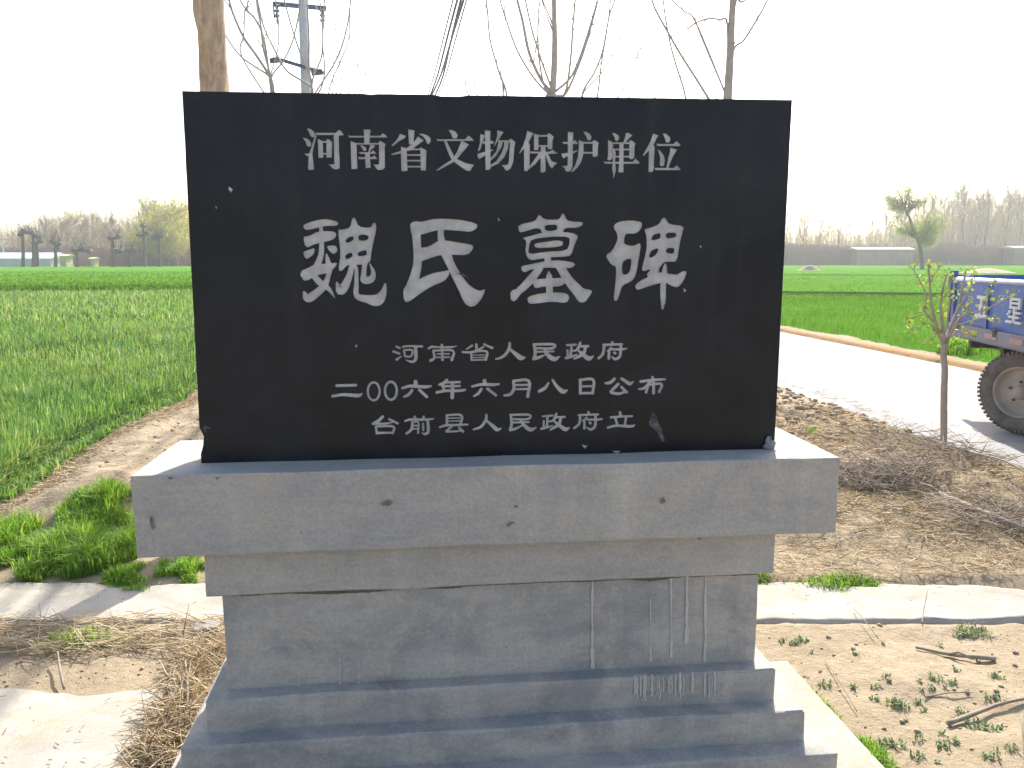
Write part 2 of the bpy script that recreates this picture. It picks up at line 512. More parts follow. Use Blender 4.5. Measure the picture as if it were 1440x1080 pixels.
# ---- the tablet with its cut lettering
def st(*pts, s=1.0): return ('S', [tuple(p) for p in pts])
def carry(pts):
    w = None; out = []
    for p in pts:
        if len(p) == 3: w = p[2]
        out.append((p[0], p[1], w))
    return out
def S(*p): return ('S', carry(p))
def P(*p): return ('P', list(p), [])
def H(outer, *holes): return ('P', list(outer), [list(h) for h in holes])
def ring(cx, cy, rx, ry, w):
    return ('P', [(cx + (rx + w/2) * math.cos(a), cy + (ry + w/2) * math.sin(a)) for a in [i*math.pi/14 for i in range(28)]],
            [[(cx + (rx - w/2) * math.cos(a), cy + (ry - w/2) * math.sin(a)) for a in [i*math.pi/14 for i in range(28)]]])
k1 = 135 / 1440
GLYPHS = [
 # (character, origin x, origin y, photo px per unit, corner rounding, shapes)
 ('河', 420, 175, k1, 0, [
  P((125,65),(160,62),(215,95),(243,140),(240,185),(205,195),(175,170),(160,125)),
  P((60,200),(110,205),(165,240),(190,290),(180,325),(150,335),(120,310),(105,260)),
  P((268,170),(215,390),(205,440),(230,660),(215,680),(150,680),(140,660),(150,475),(120,470),(85,440),(160,435),(235,190),(245,160)),
  P((250,125),(560,125),(600,80),(640,105),(680,160),(610,165),(560,158),(255,158)),
  P((285,215),(360,250),(370,500),(298,500)), P((418,220),(460,225),(502,270),(495,495),(415,498)),
  S((330,262,24),(450,262)), S((340,440,24),(440,440)),
  P((525,140),(600,140),(605,400),(615,560),(615,650),(590,672),(530,670),(500,650),(480,625),(445,600),(535,595))]),
 ('南', 420, 175, k1, 0, [
  P((972,75),(1065,75),(1085,95),(1070,130),(1062,295),(985,295),(980,150)),
  P((735,160),(765,170),(1225,170),(1260,130),(1300,155),(1335,195),(760,195)),
  P((778,250),(868,282),(880,665),(792,670)), S((860,290,24),(1220,290)),
  P((1205,255),(1225,245),(1305,295),(1290,340),(1295,640),(1270,675),(1200,685),(1165,665),(1145,625),(1112,600),(1205,600)),
  P((920,310),(960,315),(1010,345),(1015,390),(980,400),(955,370)),
  P((1075,300),(1150,315),(1130,345),(1085,380),(1060,425),(1040,425),(1055,370)),
  P((900,413),(1080,418),(1120,385),(1168,440),(920,442)), P((890,488),(1100,490),(1135,462),(1182,520),(900,520)),
  P((995,425),(1065,425),(1080,650),(1005,655))]),
 ('省', 545, 175, k1, 0, [
  P((185,140),(280,175),(250,210),(180,245),(75,328),(58,312),(120,250),(160,200)),
  P((310,70),(405,90),(390,300),(320,300)),
  P((460,140),(520,138),(590,160),(640,200),(650,250),(620,295),(590,285),(570,225),(530,180)),
  P((455,180),(545,240),(490,280),(400,350),(330,395),(290,395),(200,435),(65,460),(52,445),(200,395),(300,345),(380,280),(430,220)),
  P((200,330),(285,355),(300,690),(255,705),(205,695)), P((490,335),(585,390),(575,690),(500,690)),
  S((285,373,24),(500,373)), S((285,458,24),(500,458)), S((285,543,24),(505,543)), S((285,632,24),(505,632))]),
 ('文', 545, 175, k1, 0, [
  P((915,85),(960,82),(1020,110),(1055,160),(1040,205),(1000,212),(970,195),(955,140)),
  P((728,212),(760,222),(1165,222),(1215,165),(1260,200),(1300,245),(755,248)),
  P((845,240),(880,240),(1000,480),(960,530),(900,400)),
  P((1110,240),(1220,300),(1195,335),(1040,520),(980,570),(760,690),(725,690),(860,590),(960,530),(1040,420)),
  P((985,500),(1060,525),(1170,580),(1305,605),(1265,650),(1240,700),(1190,695),(1100,635),(1010,570))]),
 ('物', 665, 175, k1, 0, [
  P((110,140),(180,165),(160,230),(110,380),(85,405),(75,385),(105,280)),
  P((178,85),(262,95),(268,660),(235,685),(190,680)),
  P((150,255),(250,255),(290,238),(322,270),(300,290),(150,290)),
  P((70,440),(190,405),(310,365),(300,390),(200,450),(130,500),(95,522),(70,480)),
  P((365,85),(465,115),(430,160),(330,320),(308,338),(345,240),(365,170)), S((385,248,24),(570,250)),
  P((545,215),(575,215),(638,265),(625,330),(605,560),(570,650),(530,692),(490,688),(465,645),(428,610),(520,605),(540,560),(555,300)),
  P((390,245),(450,248),(430,340),(350,470),(270,545),(262,515),(350,400)),
  P((470,248),(540,250),(525,370),(470,490),(380,590),(265,640),(262,610),(350,550),(430,430),(465,330))]),
 ('保', 665, 175, k1, 0, [
  P((815,95),(910,130),(870,200),(830,290),(710,430),(690,435),(750,320),(790,210)),
  P((765,320),(800,270),(855,290),(850,660),(810,705),(770,695)),
  P((915,135),(985,155),(985,385),(918,385)), P((1120,140),(1150,130),(1215,185),(1195,240),(1190,370),(1122,370)),
  S((975,170,26),(1130,170)), S((975,322,26),(1130,322)),
  P((855,405),(1150,408),(1195,378),(1270,435),(1150,440),(860,434)),
  P((1018,320),(1090,320),(1092,700),(1045,725),(1015,715)),
  P((990,430),(1025,430),(1022,490),(930,600),(850,662),(845,635),(900,560)),
  P((1085,430),(1125,430),(1180,550),(1268,580),(1220,615),(1190,662),(1150,620),(1110,520))]),
 ('护', 780, 175, k1, 0, [
  P((198,110),(280,120),(268,630),(235,700),(190,712),(160,690),(150,655),(108,628),(195,615)),
  P((115,262),(270,262),(305,228),(355,292),(130,292)),
  P((105,435),(190,425),(345,385),(330,410),(180,480),(135,512),(110,480)),
  P((428,112),(470,108),(530,145),(553,190),(540,235),(495,238),(475,180)),
  P((362,230),(432,260),(435,430),(400,560),(340,650),(270,715),(245,705),(310,610),(350,480),(362,350)),
  S((425,275,26),(580,275)), P((570,245),(600,232),(662,275),(650,330),(645,470),(605,490),(570,475)), S((425,425,26),(580,425))]),
 ('单', 780, 175, k1, 0, [
  P((858,130),(900,130),(960,165),(970,215),(935,255),(905,235),(900,190)),
  P((1065,130),(1110,125),(1168,165),(1125,200),(1060,275),(1030,265),(1055,200)),
  P((800,230),(878,270),(870,510),(820,540),(790,525),(800,480)),
  P((1120,245),(1150,235),(1215,285),(1200,330),(1195,500),(1155,525),(1118,510)),
  S((865,280,24),(1130,280)), S((865,375,24),(1125,375)), S((865,482,24),(1125,482)),
  P((970,275),(1035,275),(1032,720),(955,718),(968,560)),
  P((728,550),(760,560),(1170,560),(1212,510),(1280,575),(1255,590),(755,588))]),
 ('位', 840, 175, k1, 0, [
  P((835,135),(920,165),(885,215),(840,320),(700,470),(680,465),(740,360),(800,250)),
  P((775,330),(862,320),(845,680),(820,715),(768,712)),
  P((980,135),(1030,138),(1085,185),(1098,235),(1070,275),(1030,265),(1015,210)),
  P((885,286),(910,292),(1140,292),(1190,248),(1250,310),(1235,325),(900,322)),
  P((905,370),(950,400),(1000,470),(1015,540),(1000,620),(960,628),(935,600),(945,500)),
  P((1095,345),(1195,375),(1170,420),(1130,490),(1065,655),(1035,655),(1065,500),(1085,430)),
  P((860,648),(890,652),(1150,652),(1190,612),(1250,670),(1240,687),(870,684))]),
]
k2 = 290 / 1440
GLYPHS += [
 ('魏', 410, 290, k2, 1, [
  P((80,130),(150,103),(230,88),(285,98),(328,112),(322,137),(230,137),(150,158),(105,168),(85,155)),
  S((203,130,26),(208,190,30),(210,290,36),(203,350,40),(175,420,50),(150,450,60)),
  P((85,212),(120,208),(180,178),(240,172),(305,178),(314,205),(290,235),(190,258),(140,272),(115,290),(92,275),(86,240)),
  P((82,318),(110,308),(162,290),(158,332),(110,370),(88,355)),
  P((243,278),(300,272),(320,293),(317,322),(290,335),(260,308)),
  S((243,332,10),(250,368,30),(262,420,44)),
  P((60,480),(68,450),(100,438),(170,402),(250,402),(325,392),(300,430),(262,462),(235,470),(190,480),(160,490),(115,518),(85,520),(70,495)),
  S((270,420,44),(255,490,34),(228,555,48),(170,610,56),(112,642,60),(85,595,14)),
  S((150,480,40),(200,535,46),(262,580,30),(302,640,5)),
  H([(422,90),(430,80),(445,85),(467,143),(552,152),(568,115),(590,118),(592,165),(560,300),(548,405),(440,410),(385,412),(350,455),(326,447),(343,330),(322,160),(345,165),(410,150)],
    [(375,240),(400,215),(435,210),(430,240),(385,258)], [(466,205),(500,196),(535,205),(540,225),(515,242),(468,238)],
    [(373,342),(420,320),(427,352),(380,375)], [(463,322),(522,303),(527,343),(463,350)]),
  S((425,405,36),(402,490,46),(370,560,62),(338,590,58),(315,530,12)),
  S((432,410,30),(452,440,26),(453,540,32),(456,625,40),(530,648,58),(600,655,84),(640,605,48),(655,540,12)),
  S((512,395,36),(504,470,36),(508,515,52),(558,508,48),(570,460,30),(546,400,8))]),
 ('氏', 410, 290, k2, 1, [
  P((825,130),(840,112),(875,103),(905,110),(1000,86),(1130,88),(1250,108),(1302,128),(1288,160),(1250,180),(1180,172),(1070,165),(1000,170),(905,200),(840,210)),
  S((865,130,66),(875,250,58),(880,380,58),(866,470,66),(835,560,70)),
  P((825,520),(885,512),(930,488),(1000,463),(1085,450),(1105,440),(1100,480),(1070,522),(980,558),(900,608),(815,672),(785,662),(778,590),(800,550)),
  P((890,292),(960,282),(1025,240),(1080,238),(1180,256),(1262,268),(1270,295),(1230,343),(1110,338),(1040,340),(960,365),(890,392)),
  S((1042,160,42),(1045,230,48),(1068,300,76),(1108,400,58),(1160,500,66),(1210,580,84)),
  P((1165,560),(1235,545),(1275,575),(1310,592),(1340,583),(1354,578),(1332,640),(1285,695),(1245,703),(1210,680),(1180,620))]),
 ('墓', 700, 290, k2, 1, [
  H([(140,130),(260,105),(280,70),(292,60),(325,92),(400,95),(432,90),(450,50),(462,52),(482,97),(520,108),(596,110),(592,132),(550,152),(465,150),(455,190),(310,192),(300,160),(270,152),(190,176),(150,184)],
    [(325,140),(345,130),(410,128),(418,150),(405,170),(335,174)]),
  H([(170,222),(240,205),(310,183),(400,178),(510,183),(565,205),(540,260),(512,345),(470,352),(350,358),(240,378),(213,368),(192,320),(200,240)],
    [(235,230),(380,212),(500,213),(502,260),(482,310),(330,318),(212,337),(220,270)]),
  P((252,262),(320,250),(420,236),(458,248),(452,277),(380,288),(262,292)),
  P((162,418),(230,405),(330,383),(440,376),(548,398),(520,432),(440,432),(330,428),(230,442),(190,462),(168,452)),
  S((345,335,50),(352,400,46)),
  S((300,425,46),(240,500,58),(185,560,54),(150,590,50)),
  P((88,590),(150,572),(200,545),(215,560),(170,600),(125,662),(105,665),(90,650)),
  S((432,415,60),(490,510,64),(550,580,76),(580,615,84)),
  P((520,560),(600,575),(664,588),(640,630),(610,672),(570,672),(545,640)),
  S((355,452,6),(360,500,46),(362,610,48)),
  P((245,515),(270,508),(350,505),(440,500),(475,495),(472,540),(430,562),(320,560),(260,575),(247,545)),
  P((208,632),(300,607),(430,600),(490,613),(502,640),(480,677),(380,666),(230,684),(210,668))]),
 ('碑', 700, 290, k2, 1, [
  H([(812,130),(850,106),(930,98),(1012,110),(1000,160),(965,192),(900,190),(885,210),(880,262),(920,276),(960,274),(985,256),(1000,268),(990,340),(965,480),(940,522),(870,552),(855,600),(835,662),(808,658),(820,560),(830,420),(795,412),(750,345),(800,312),(840,230),(830,180),(810,155)],
    [(873,388),(905,368),(932,366),(933,400),(920,468),(873,482),(866,430)]),
  H([(1022,160),(1060,152),(1125,128),(1145,90),(1160,76),(1175,90),(1195,125),(1300,138),(1290,185),(1270,260),(1252,388),(1200,386),(1160,390),(1130,430),(1110,460),(1060,440),(1020,455),(1006,445),(1015,400),(1040,300),(1040,210)],
    [(1070,242),(1082,200),(1135,184),(1138,225)], [(1175,185),(1248,184),(1245,217),(1175,226)],
    [(1056,352),(1070,310),(1125,290),(1110,335),(1070,362)], [(1178,293),(1234,290),(1230,332),(1175,326)]),
  S((1110,435,52),(1060,490,50)),
  P((956,560),(985,525),(1080,480),(1130,458),(1175,468),(1255,480),(1285,455),(1322,452),(1300,520),(1260,568),(1220,560),(1170,530),(1120,540),(1030,567),(975,587)),
  S((1170,402,10),(1166,450,36),(1155,560,40),(1155,650,36),(1150,718,14))]),
]
ka, kb, kc, ke, kf = 150/1440, 210/1440, 240/1440, 190/1440, 200/1440
GLYPHS += [
 ('河', 540, 470, ka, 0, [S((160,165,28),(220,190,30)), S((120,230,32),(215,265,30)), S((165,345,38),(240,295,14)), S((250,172,34),(330,160,26),(520,165,34)),
   S((425,170,46),(430,320,46),(400,368,36),(350,368,30),(290,345,10)), S((268,215,26),(285,300,30)), S((265,215,24),(380,215,26),(365,297,28),(280,300,26))]),
 ('南', 540, 470, ka, 0, [S((595,200,20),(640,172,34),(760,175,24),(900,175,30),(985,160,10)), S((780,135,34),(785,225,40)), S((665,225,30),(680,320,36),(620,360,40)),
   S((660,222,28),(930,222,30),(912,355,42)), S((785,225,34),(790,355,40)), S((715,267,22),(885,265,22)), S((705,312,24),(885,310,24))]),
 ('省', 540, 470, ka, 0, [S((1195,150,34),(1110,205,18)), S((1245,130,34),(1252,220,40)), S((1345,130,28),(1400,160,30),(1470,188,34)), S((1350,165,22),(1260,222,40),(1160,245,32),(1055,240,26)),
   S((1178,245,28),(1182,355,28)), S((1180,238,26),(1385,233,30),(1372,352,36)), S((1185,283,16),(1370,278,16)), S((1185,316,16),(1370,311,16)), S((1180,350,22),(1372,344,22))]),
 ('人', 680, 470, kb, 0, [S((252,80,24),(248,130,30),(220,185,30),(170,225,26),(115,240,16)), S((255,145,24),(310,190,38),(360,228,50),(402,222,14))]),
 ('民', 680, 470, kb, 0, [S((485,92,26),(498,170,30),(490,235,34)), S((480,98,24),(675,98,26),(662,136,24),(500,134,20)), S((500,170,20),(680,165,20)),
   S((590,136,24),(610,190,36),(680,240,46),(737,213,10)), S((475,240,28),(530,225,30),(590,200,16))]),
 ('政', 680, 470, kb, 0, [S((800,106,22),(895,100,22)), S((850,106,24),(838,218,26)), S((810,150,24),(812,222,22)), S((850,160,20),(890,158,20)), S((790,230,28),(850,215,26),(905,195,14)),
   S((935,78,26),(915,130,28),(880,165,12)), S((915,117,24),(1015,115,26)), S((985,120,28),(960,190,34),(870,238,22)), S((905,150,18),(960,195,34),(1015,235,46),(1062,208,10))]),
 ('府', 680, 470, kb, 0, [S((1240,72,24),(1248,100,26)), S((1150,103,24),(1340,96,24)), S((1165,105,28),(1150,190,28),(1105,235,24)), S((1235,125,20),(1195,165,18)), S((1212,155,24),(1207,240,28)),
   S((1230,146,22),(1340,145,24),(1385,135,12)), S((1325,112,28),(1315,210,28),(1270,240,28),(1235,215,14)), S((1255,175,24),(1275,187,26))]),
 ('二', 460, 522, kc, 0, [S((75,122,24),(248,118,24)), S((40,212,24),(140,198,26),(262,206,32),(298,185,8))]),
 ('〇', 460, 522, kc, 0, [ring(393, 170, 50, 76, 19)]),
 ('〇', 460, 522, kc, 0, [ring(538, 165, 50, 76, 21)]),
 ('六', 460, 522, kc, 0, [S((745,80,32),(750,125,36)), S((630,145,22),(700,126,26),(820,132,28),(880,125,18)), S((720,155,24),(690,195,26),(645,218,18)), S((775,155,24),(845,220,26))]),
 ('年', 460, 522, kc, 0, [S((1015,70,24),(985,100,28),(940,115,16)), S((985,95,20),(1125,92,20)), S((965,127,20),(1125,125,20)), S((982,125,22),(985,165,24)), S((920,180,24),(1000,165,24),(1110,165,24),(1168,156,22)), S((1060,95,30),(1055,230,32))]),
 ('六', 460, 522, kc, 0, [S((1325,72,30),(1335,115,34)), S((1220,130,20),(1300,112,24),(1400,114,26),(1455,108,16)), S((1305,145,24),(1275,188,24),(1235,212,16)), S((1350,145,26),(1428,206,22))]),
 ('月', 700, 522, kc, 0, [S((132,82,24),(135,150,26),(105,195,26),(50,205,16)), S((128,82,22),(262,82,26),(252,218,28)), S((140,117,18),(255,115,18)), S((135,152,18),(255,150,18))]),
 ('八', 700, 522, kc, 0, [S((430,95,16),(400,140,28),(345,172,26)), S((460,70,20),(500,130,28),(550,172,40),(588,158,12))]),
 ('日', 700, 522, kc, 0, [S((697,68,26),(697,192,26)), S((688,75,22),(805,72,24),(800,192,24)), S((700,128,18),(800,126,18)), S((690,186,22),(800,184,22))]),
 ('公', 700, 522, kc, 0, [S((990,60,24),(950,95,28),(905,102,18)), S((1040,60,22),(1080,85,28),(1115,106,30),(1148,84,8)), S((1020,105,26),(970,155,26),(950,178,24)), S((950,178,24),(1020,190,24),(1085,170,18)), S((1040,130,22),(1092,182,26))]),
 ('布', 700, 522, kc, 0, [S((1305,45,20),(1310,75,24)), S((1200,88,24),(1290,76,22),(1415,68,18)), S((1295,78,26),(1240,140,24),(1185,152,14)), S((1272,112,20),(1250,183,24)), S((1275,115,20),(1382,108,22),(1360,178,24)), S((1315,90,24),(1315,190,26))]),
 ('台', 515, 572, ke, 0, [S((180,100,30),(130,150,32),(65,182,26)), S((65,182,26),(200,180,22),(290,162,16)), S((240,130,24),(340,180,26)), S((100,210,24),(115,290,28)), S((100,210,22),(288,210,26),(280,288,28)), S((115,280,26),(280,276,22))]),
 ('前', 515, 572, ke, 0, [S((515,100,24),(525,138,28)), S((615,100,24),(605,136,28)), S((410,155,20),(470,137,28),(620,138,26),(720,128,16)), S((492,160,26),(482,240,30),(425,290,26)), S((490,167,20),(555,167,22),(552,285,24)), S((495,200,18),(550,200,18)), S((490,235,18),(550,235,18)), S((605,175,24),(608,255,26)), S((655,140,30),(660,265,32),(620,290,24),(590,275,10))]),
 ('县', 515, 572, ke, 0, [S((860,90,26),(860,192,28)), S((850,90,20),(1012,90,26),(1005,192,28)), S((865,122,14),(1000,120,14)), S((865,153,14),(1000,151,14)), S((780,220,20),(850,198,28),(960,195,26),(1085,190,22)), S((920,200,24),(850,265,26)), S((850,265,24),(950,262,20),(1020,252,18)), S((985,218,22),(1037,268,26))]),
 ('人', 515, 572, ke, 0, [S((1280,80,24),(1275,140,30),(1220,215,28),(1140,242,20)), S((1285,150,24),(1350,205,38),(1395,243,42),(1442,228,10))]),
 ('民', 700, 572, kf, 0, [S((130,80,24),(140,170,28),(125,238,30)), S((125,82,22),(318,82,24),(303,125,22),(145,125,20)), S((145,160,20),(320,155,20)), S((230,128,22),(260,180,32),(330,232,42),(392,208,10)), S((120,238,26),(180,222,26),(245,190,14))]),
 ('政', 700, 572, kf, 0, [S((450,98,20),(560,88,20)), S((505,98,22),(497,208,24)), S((465,140,22),(465,218,22)), S((505,148,18),(550,145,18)), S((435,224,26),(500,208,24),(560,190,12)), S((595,65,22),(575,120,26),(540,155,10)), S((575,107,22),(682,102,22)), S((640,110,26),(615,180,32),(530,234,20)), S((565,140,18),(620,185,32),(685,228,42),(730,208,10))]),
 ('府', 700, 572, kf, 0, [S((915,48,22),(925,78,24)), S((815,85,22),(1020,77,22)), S((835,88,26),(825,170,26),(770,220,22)), S((905,105,18),(860,145,18)), S((877,138,22),(877,225,26)), S((900,130,20),(1000,130,22),(1058,124,20)), S((990,92,26),(985,195,28),(940,230,26),(900,205,12)), S((925,155,20),(945,172,26)),]),
 ('立', 700, 572, kf, 0, [S((1235,50,26),(1245,95,32)), S((1140,108,22),(1250,99,22),(1365,95,22)), S((1190,112,26),(1212,190,24)), S((1300,105,26),(1285,190,24)), S((1110,212,26),(1200,192,24),(1350,198,28),(1388,182,14))]),
]
def chaikin(poly):
    out = []
    for i in range(len(poly)):
        a, b = poly[i], poly[(i + 1) % len(poly)]
        out.append((a[0]*.78 + b[0]*.22, a[1]*.78 + b[1]*.22)); out.append((a[0]*.22 + b[0]*.78, a[1]*.22 + b[1]*.78))
    return out

def stroke_polys(pts):
    """tapered stroke -> smooth closed outline"""
    P3 = [Vector((p[0], p[1], p[2] or 20)) for p in pts]
    if len(P3) > 2: P3 = smooth_path(P3, 4)
    L, Rr = [], []
    n = len(P3)
    for i in range(n):
        t = (P3[min(i+1, n-1)] - P3[max(i-1, 0)]); t = Vector((t.x, t.y)); t.normalize()
        nn = Vector((-t.y, t.x)); w = max(P3[i].z, 4) / 2
        L.append((P3[i].x + nn.x*w, P3[i].y + nn.y*w)); Rr.append((P3[i].x - nn.x*w, P3[i].y - nn.y*w))
    # blunt round ends
    def capend(p, q):
        d = Vector((p.x - q.x, p.y - q.y)); d.normalize(); w = p.z / 2
        return (p.x + d.x * w * .6, p.y + d.y * w * .6)
    return L + [capend(P3[-1], P3[-2])] + Rr[::-1] + [capend(P3[0], P3[1])]

def face_uv(px, py):
    p = at_y(px, py, DS); return (p.x, p.z)

TH = .115
cornersF = [face_uv(283, 652.3), face_uv(1089, 629), face_uv(1114, 140.5), face_uv(256, 128)]
cornersF[0] = (cornersF[0][0], z_cap + .001); cornersF[1] = (cornersF[1][0], z_cap + .001)
# outline with small chips like the photograph's
def lerp2(a, b, t): return (a[0] + (b[0]-a[0]) * t, a[1] + (b[1]-a[1]) * t)
outline = []
BLc, BRc, TRc, TLc = cornersF
for t in np.linspace(0, 1, 40)[:-1]: outline.append(lerp2(BLc, BRc, t))
for t in np.linspace(0, 1, 26)[:-1]:
    q = lerp2(BRc, TRc, t); outline.append((q[0] - .0012 * abs(noise.noise(Vector((5, t * 40, 0)))), q[1]))
chipsT = {0.46: .004, .30: .002, .62: .0015}
for t in np.linspace(0, 1, 90)[:-1]:
    q = lerp2(TRc, TLc, t)
    dz = .0012 * abs(noise.noise(Vector((t * 60, 9, 0))))
    if .56 < t < .60: dz += .0035
    if .70 < t < .71: dz += .002
    outline.append((q[0], q[1] - dz))
for t in np.linspace(0, 1, 40)[:-1]:
    q = lerp2(TLc, BLc, t)
    dx = .001 * abs(noise.noise(Vector((1, t * 50, 0))))
    if .905 < t < .955: dx += .006 + .004 * math.sin((t - .905) / .05 * math.pi)
    outline.append((q[0] + dx, q[1]))

verts2, polys, owner = [], [], []
def add_poly(pts, own):
    pts = list(pts)
    if sum(pts[i-1][0]*pts[i][1] - pts[i][0]*pts[i-1][1] for i in range(len(pts))) < 0: pts = pts[::-1]
    b = len(verts2); verts2.extend(Vector(p) for p in pts); polys.append(list(range(b, b + len(pts)))); owner.append(own)
add_poly(outline, ('slab', -1, False))
shape_id = 0
for gi, (ch, ox, oy, k, rnd, shapes) in enumerate(GLYPHS):
    for sh in shapes:
        if sh[0] == 'S': outer, holes = stroke_polys(sh[1]), []
        else: outer, holes = sh[1], sh[2]
        if rnd and sh[0] == 'P': outer = chaikin(outer); holes = [chaikin(h) for h in holes]
        cv = lambda poly: [face_uv(ox + x * k, oy + y * k) for x, y in poly]
        add_poly(cv(outer), ('ink', (gi, shape_id), False))
        for h in holes: add_poly(cv(h), ('ink', (gi, shape_id), True))
        shape_id += 1
V2, E2, F2, ov, oe, of = delaunay_2d_cdt(verts2, [], polys, 1, 1e-6)
slabF, glyphF = [], {}
pxy = [np.array([(verts2[i].x, verts2[i].y) for i in pl]) for pl in polys]
cen = np.array([[sum(V2[i].x for i in f) / len(f), sum(V2[i].y for i in f) / len(f)] for f in F2])
inside_m = np.zeros((len(F2), len(polys)), bool)
for pi, pg in enumerate(pxy):
    sel = np.where((cen >= pg.min(0)).all(1) & (cen <= pg.max(0)).all(1))[0]
    if not len(sel): continue
    q = cen[sel]; ins = np.zeros(len(sel), bool); nx_ = np.roll(pg, -1, 0)
    for a_, b_ in zip(pg, nx_):
        if a_[1] == b_[1]: continue
        cr = (a_[1] > q[:, 1]) != (b_[1] > q[:, 1])
        ins ^= cr & (q[:, 0] < (b_[0]-a_[0]) * (q[:, 1]-a_[1]) / (b_[1]-a_[1]) + a_[0])
    inside_m[sel, pi] = ins
for fi, f in enumerate(F2):
    src = [int(k) for k in np.nonzero(inside_m[fi])[0]]
    inc, exc = set(), set()
    for s in src:
        kd, idn, hole = owner[s]
        if kd == 'ink': (exc if hole else inc).add(idn)
    live = inc - exc
    if live: glyphF.setdefault(min(live)[0], []).append(f)
    elif src: slabF.append(f)
# orientation helper: faces must look toward -Y
def orient(f, flip=False):
    a, b, c = (V2[i] for i in f[:3])
    ccw = (b.x-a.x)*(c.y-a.y) - (b.y-a.y)*(c.x-a.x) > 0
    return tuple(f) if ccw else tuple(f[::-1])
V3 = [Vector((v.x, DS, v.y)) - mon_off for v in V2]
faces = [orient(f) for f in slabF]
nf = len(faces)
# back and side skin
used = {}
cnt = {}
allF = [orient(f) for f in slabF] + [orient(f) for fl in glyphF.values() for f in fl]
for f in allF:
    for i in range(len(f)):
        e = (f[i], f[(i+1) % len(f)]); cnt[e] = cnt.get(e, 0) + 1
bedges = [e for e in cnt if (e[1], e[0]) not in cnt]
backmap = {}
vv = list(V3)
for a, b in bedges:
    for i in (a, b):
        if i not in backmap:
            backmap[i] = len(vv); vv.append(V3[i] + Vector((0, TH, 0)))
mi = [0] * nf
for a, b in bedges:
    faces.append((b, a, backmap[a], backmap[b])); mi.append(1)
nxt = {a: b for a, b in bedges}
loop = [bedges[0][0]]
while nxt[loop[-1]] != loop[0]: loop.append(nxt[loop[-1]])
faces.append(tuple(backmap[i] for i in loop)[::-1]); mi.append(0)
usedv = sorted({i for f in faces for i in f}); rm = {o: n for n, o in enumerate(usedv)}
tablet = mesh_obj('tablet', [vv[i] for i in usedv], [tuple(rm[i] for i in f) for f in faces], [M_granite, M_granite], mon, mat_idx=mi)
tag(tablet, 'black polished stone tablet with three sizes of cut lettering')
DEPTH = .003
for gi, fl in sorted(glyphF.items()):
    ch = GLYPHS[gi][0]
    fl = [orient(f) for f in fl]
    c = {}
    for f in fl:
        for i in range(len(f)): c[(f[i], f[(i+1) % len(f)])] = 1
    be = [e for e in c if (e[1], e[0]) not in c]
    idx = {}; pv = []; pf = []
    def vid(i, deep):
        key = (i, deep)
        if key not in idx:
            idx[key] = len(pv); pv.append(V3[i] + Vector((0, DEPTH if deep else 0, 0)))
        return idx[key]
    for f in fl: pf.append(tuple(vid(i, True) for i in f))
    for a, b in be: pf.append((vid(a, True), vid(b, True), vid(b, False), vid(a, False))[::-1])
    o = mesh_obj('engraved_character', pv, pf, M_letter, tablet)
    size = 'large brush-style' if 9 <= gi < 13 else ('printed-style' if gi < 9 else 'small')
    tag(o, '%s engraved character %s in the %s line' % (size, ch, 'first' if gi < 9 else 'second' if gi < 13 else 'third' if gi < 20 else 'fourth' if gi < 31 else 'last'))

# scuffs and chips on the tablet (a little proud of the face)
def blob(pxs, y, seed, wob=.18, k=1):
    c = Vector((sum(p[0] for p in pxs)/len(pxs), sum(p[1] for p in pxs)/len(pxs)))
    pts = []
    for i in range(len(pxs)):
        a, b = Vector(pxs[i]), Vector(pxs[(i+1) % len(pxs)])
        for t in (0, .25, .5, .75):
            p = a.lerp(b, t); p = c + (p - c) * (1 + wob * noise.noise(Vector((p.x * .35, p.y * .35, seed))))
            pts.append(p)
    return [at_y(p.x, p.y, y) for p in pts]
def flat_marks(name, lst, y, mat, label=None):
    g = Geo()
    for s, pxs in enumerate(lst):
        v = loc(blob(pxs, y, s * 3.1, .25)); v = [Vector((q.x, q.y, q.z)) for q in v]
        cpt = sum(v, Vector()) / len(v); cpt.y -= .0006
        n = len(v)
        g.add(v + [cpt], [((i+1) % n, i, n)[::-1] for i in range(n)])
    o = g.obj(name, mat, mon); o['kind'] = 'stuff'
    if label: tag(o, label)
    return o
flat_marks('scuff_marks', [[(917,580),(923,583),(925,592),(930,603),(932,613),(926,610),(920,603),(913,598),(914,588)],
  [(923,600),(930,606),(935,620),(931,621),(926,612)], [(287,598),(297,603),(290,601),(289,608),(286,603)], [(640,383),(652,385),(662,393),(650,388)]], DS - .0006, M_scuff, 'grey scuffs low on the face of the black tablet')
flat_marks('chip_marks', [[(322,262),(327,266),(325,271),(321,266)], [(862,206),(866,214),(865,226),(866,240),(863,250),(861,236),(862,222)], [(984,345),(987,346),(985,349)], [(961,405),(965,408),(962,411)],
  [(929,420),(936,426),(932,431)], [(818,625),(826,627),(822,631)], [(860,634),(872,634),(868,638)], [(303,290),(305,291),(304,295)], [(706,640),(716,641),(712,644)], [(500,484),(503,486),(500,489)], [(700,306),(703,309),(701,311)]], DS - .0006, M_scuff_w, 'small white chips in the black tablet')

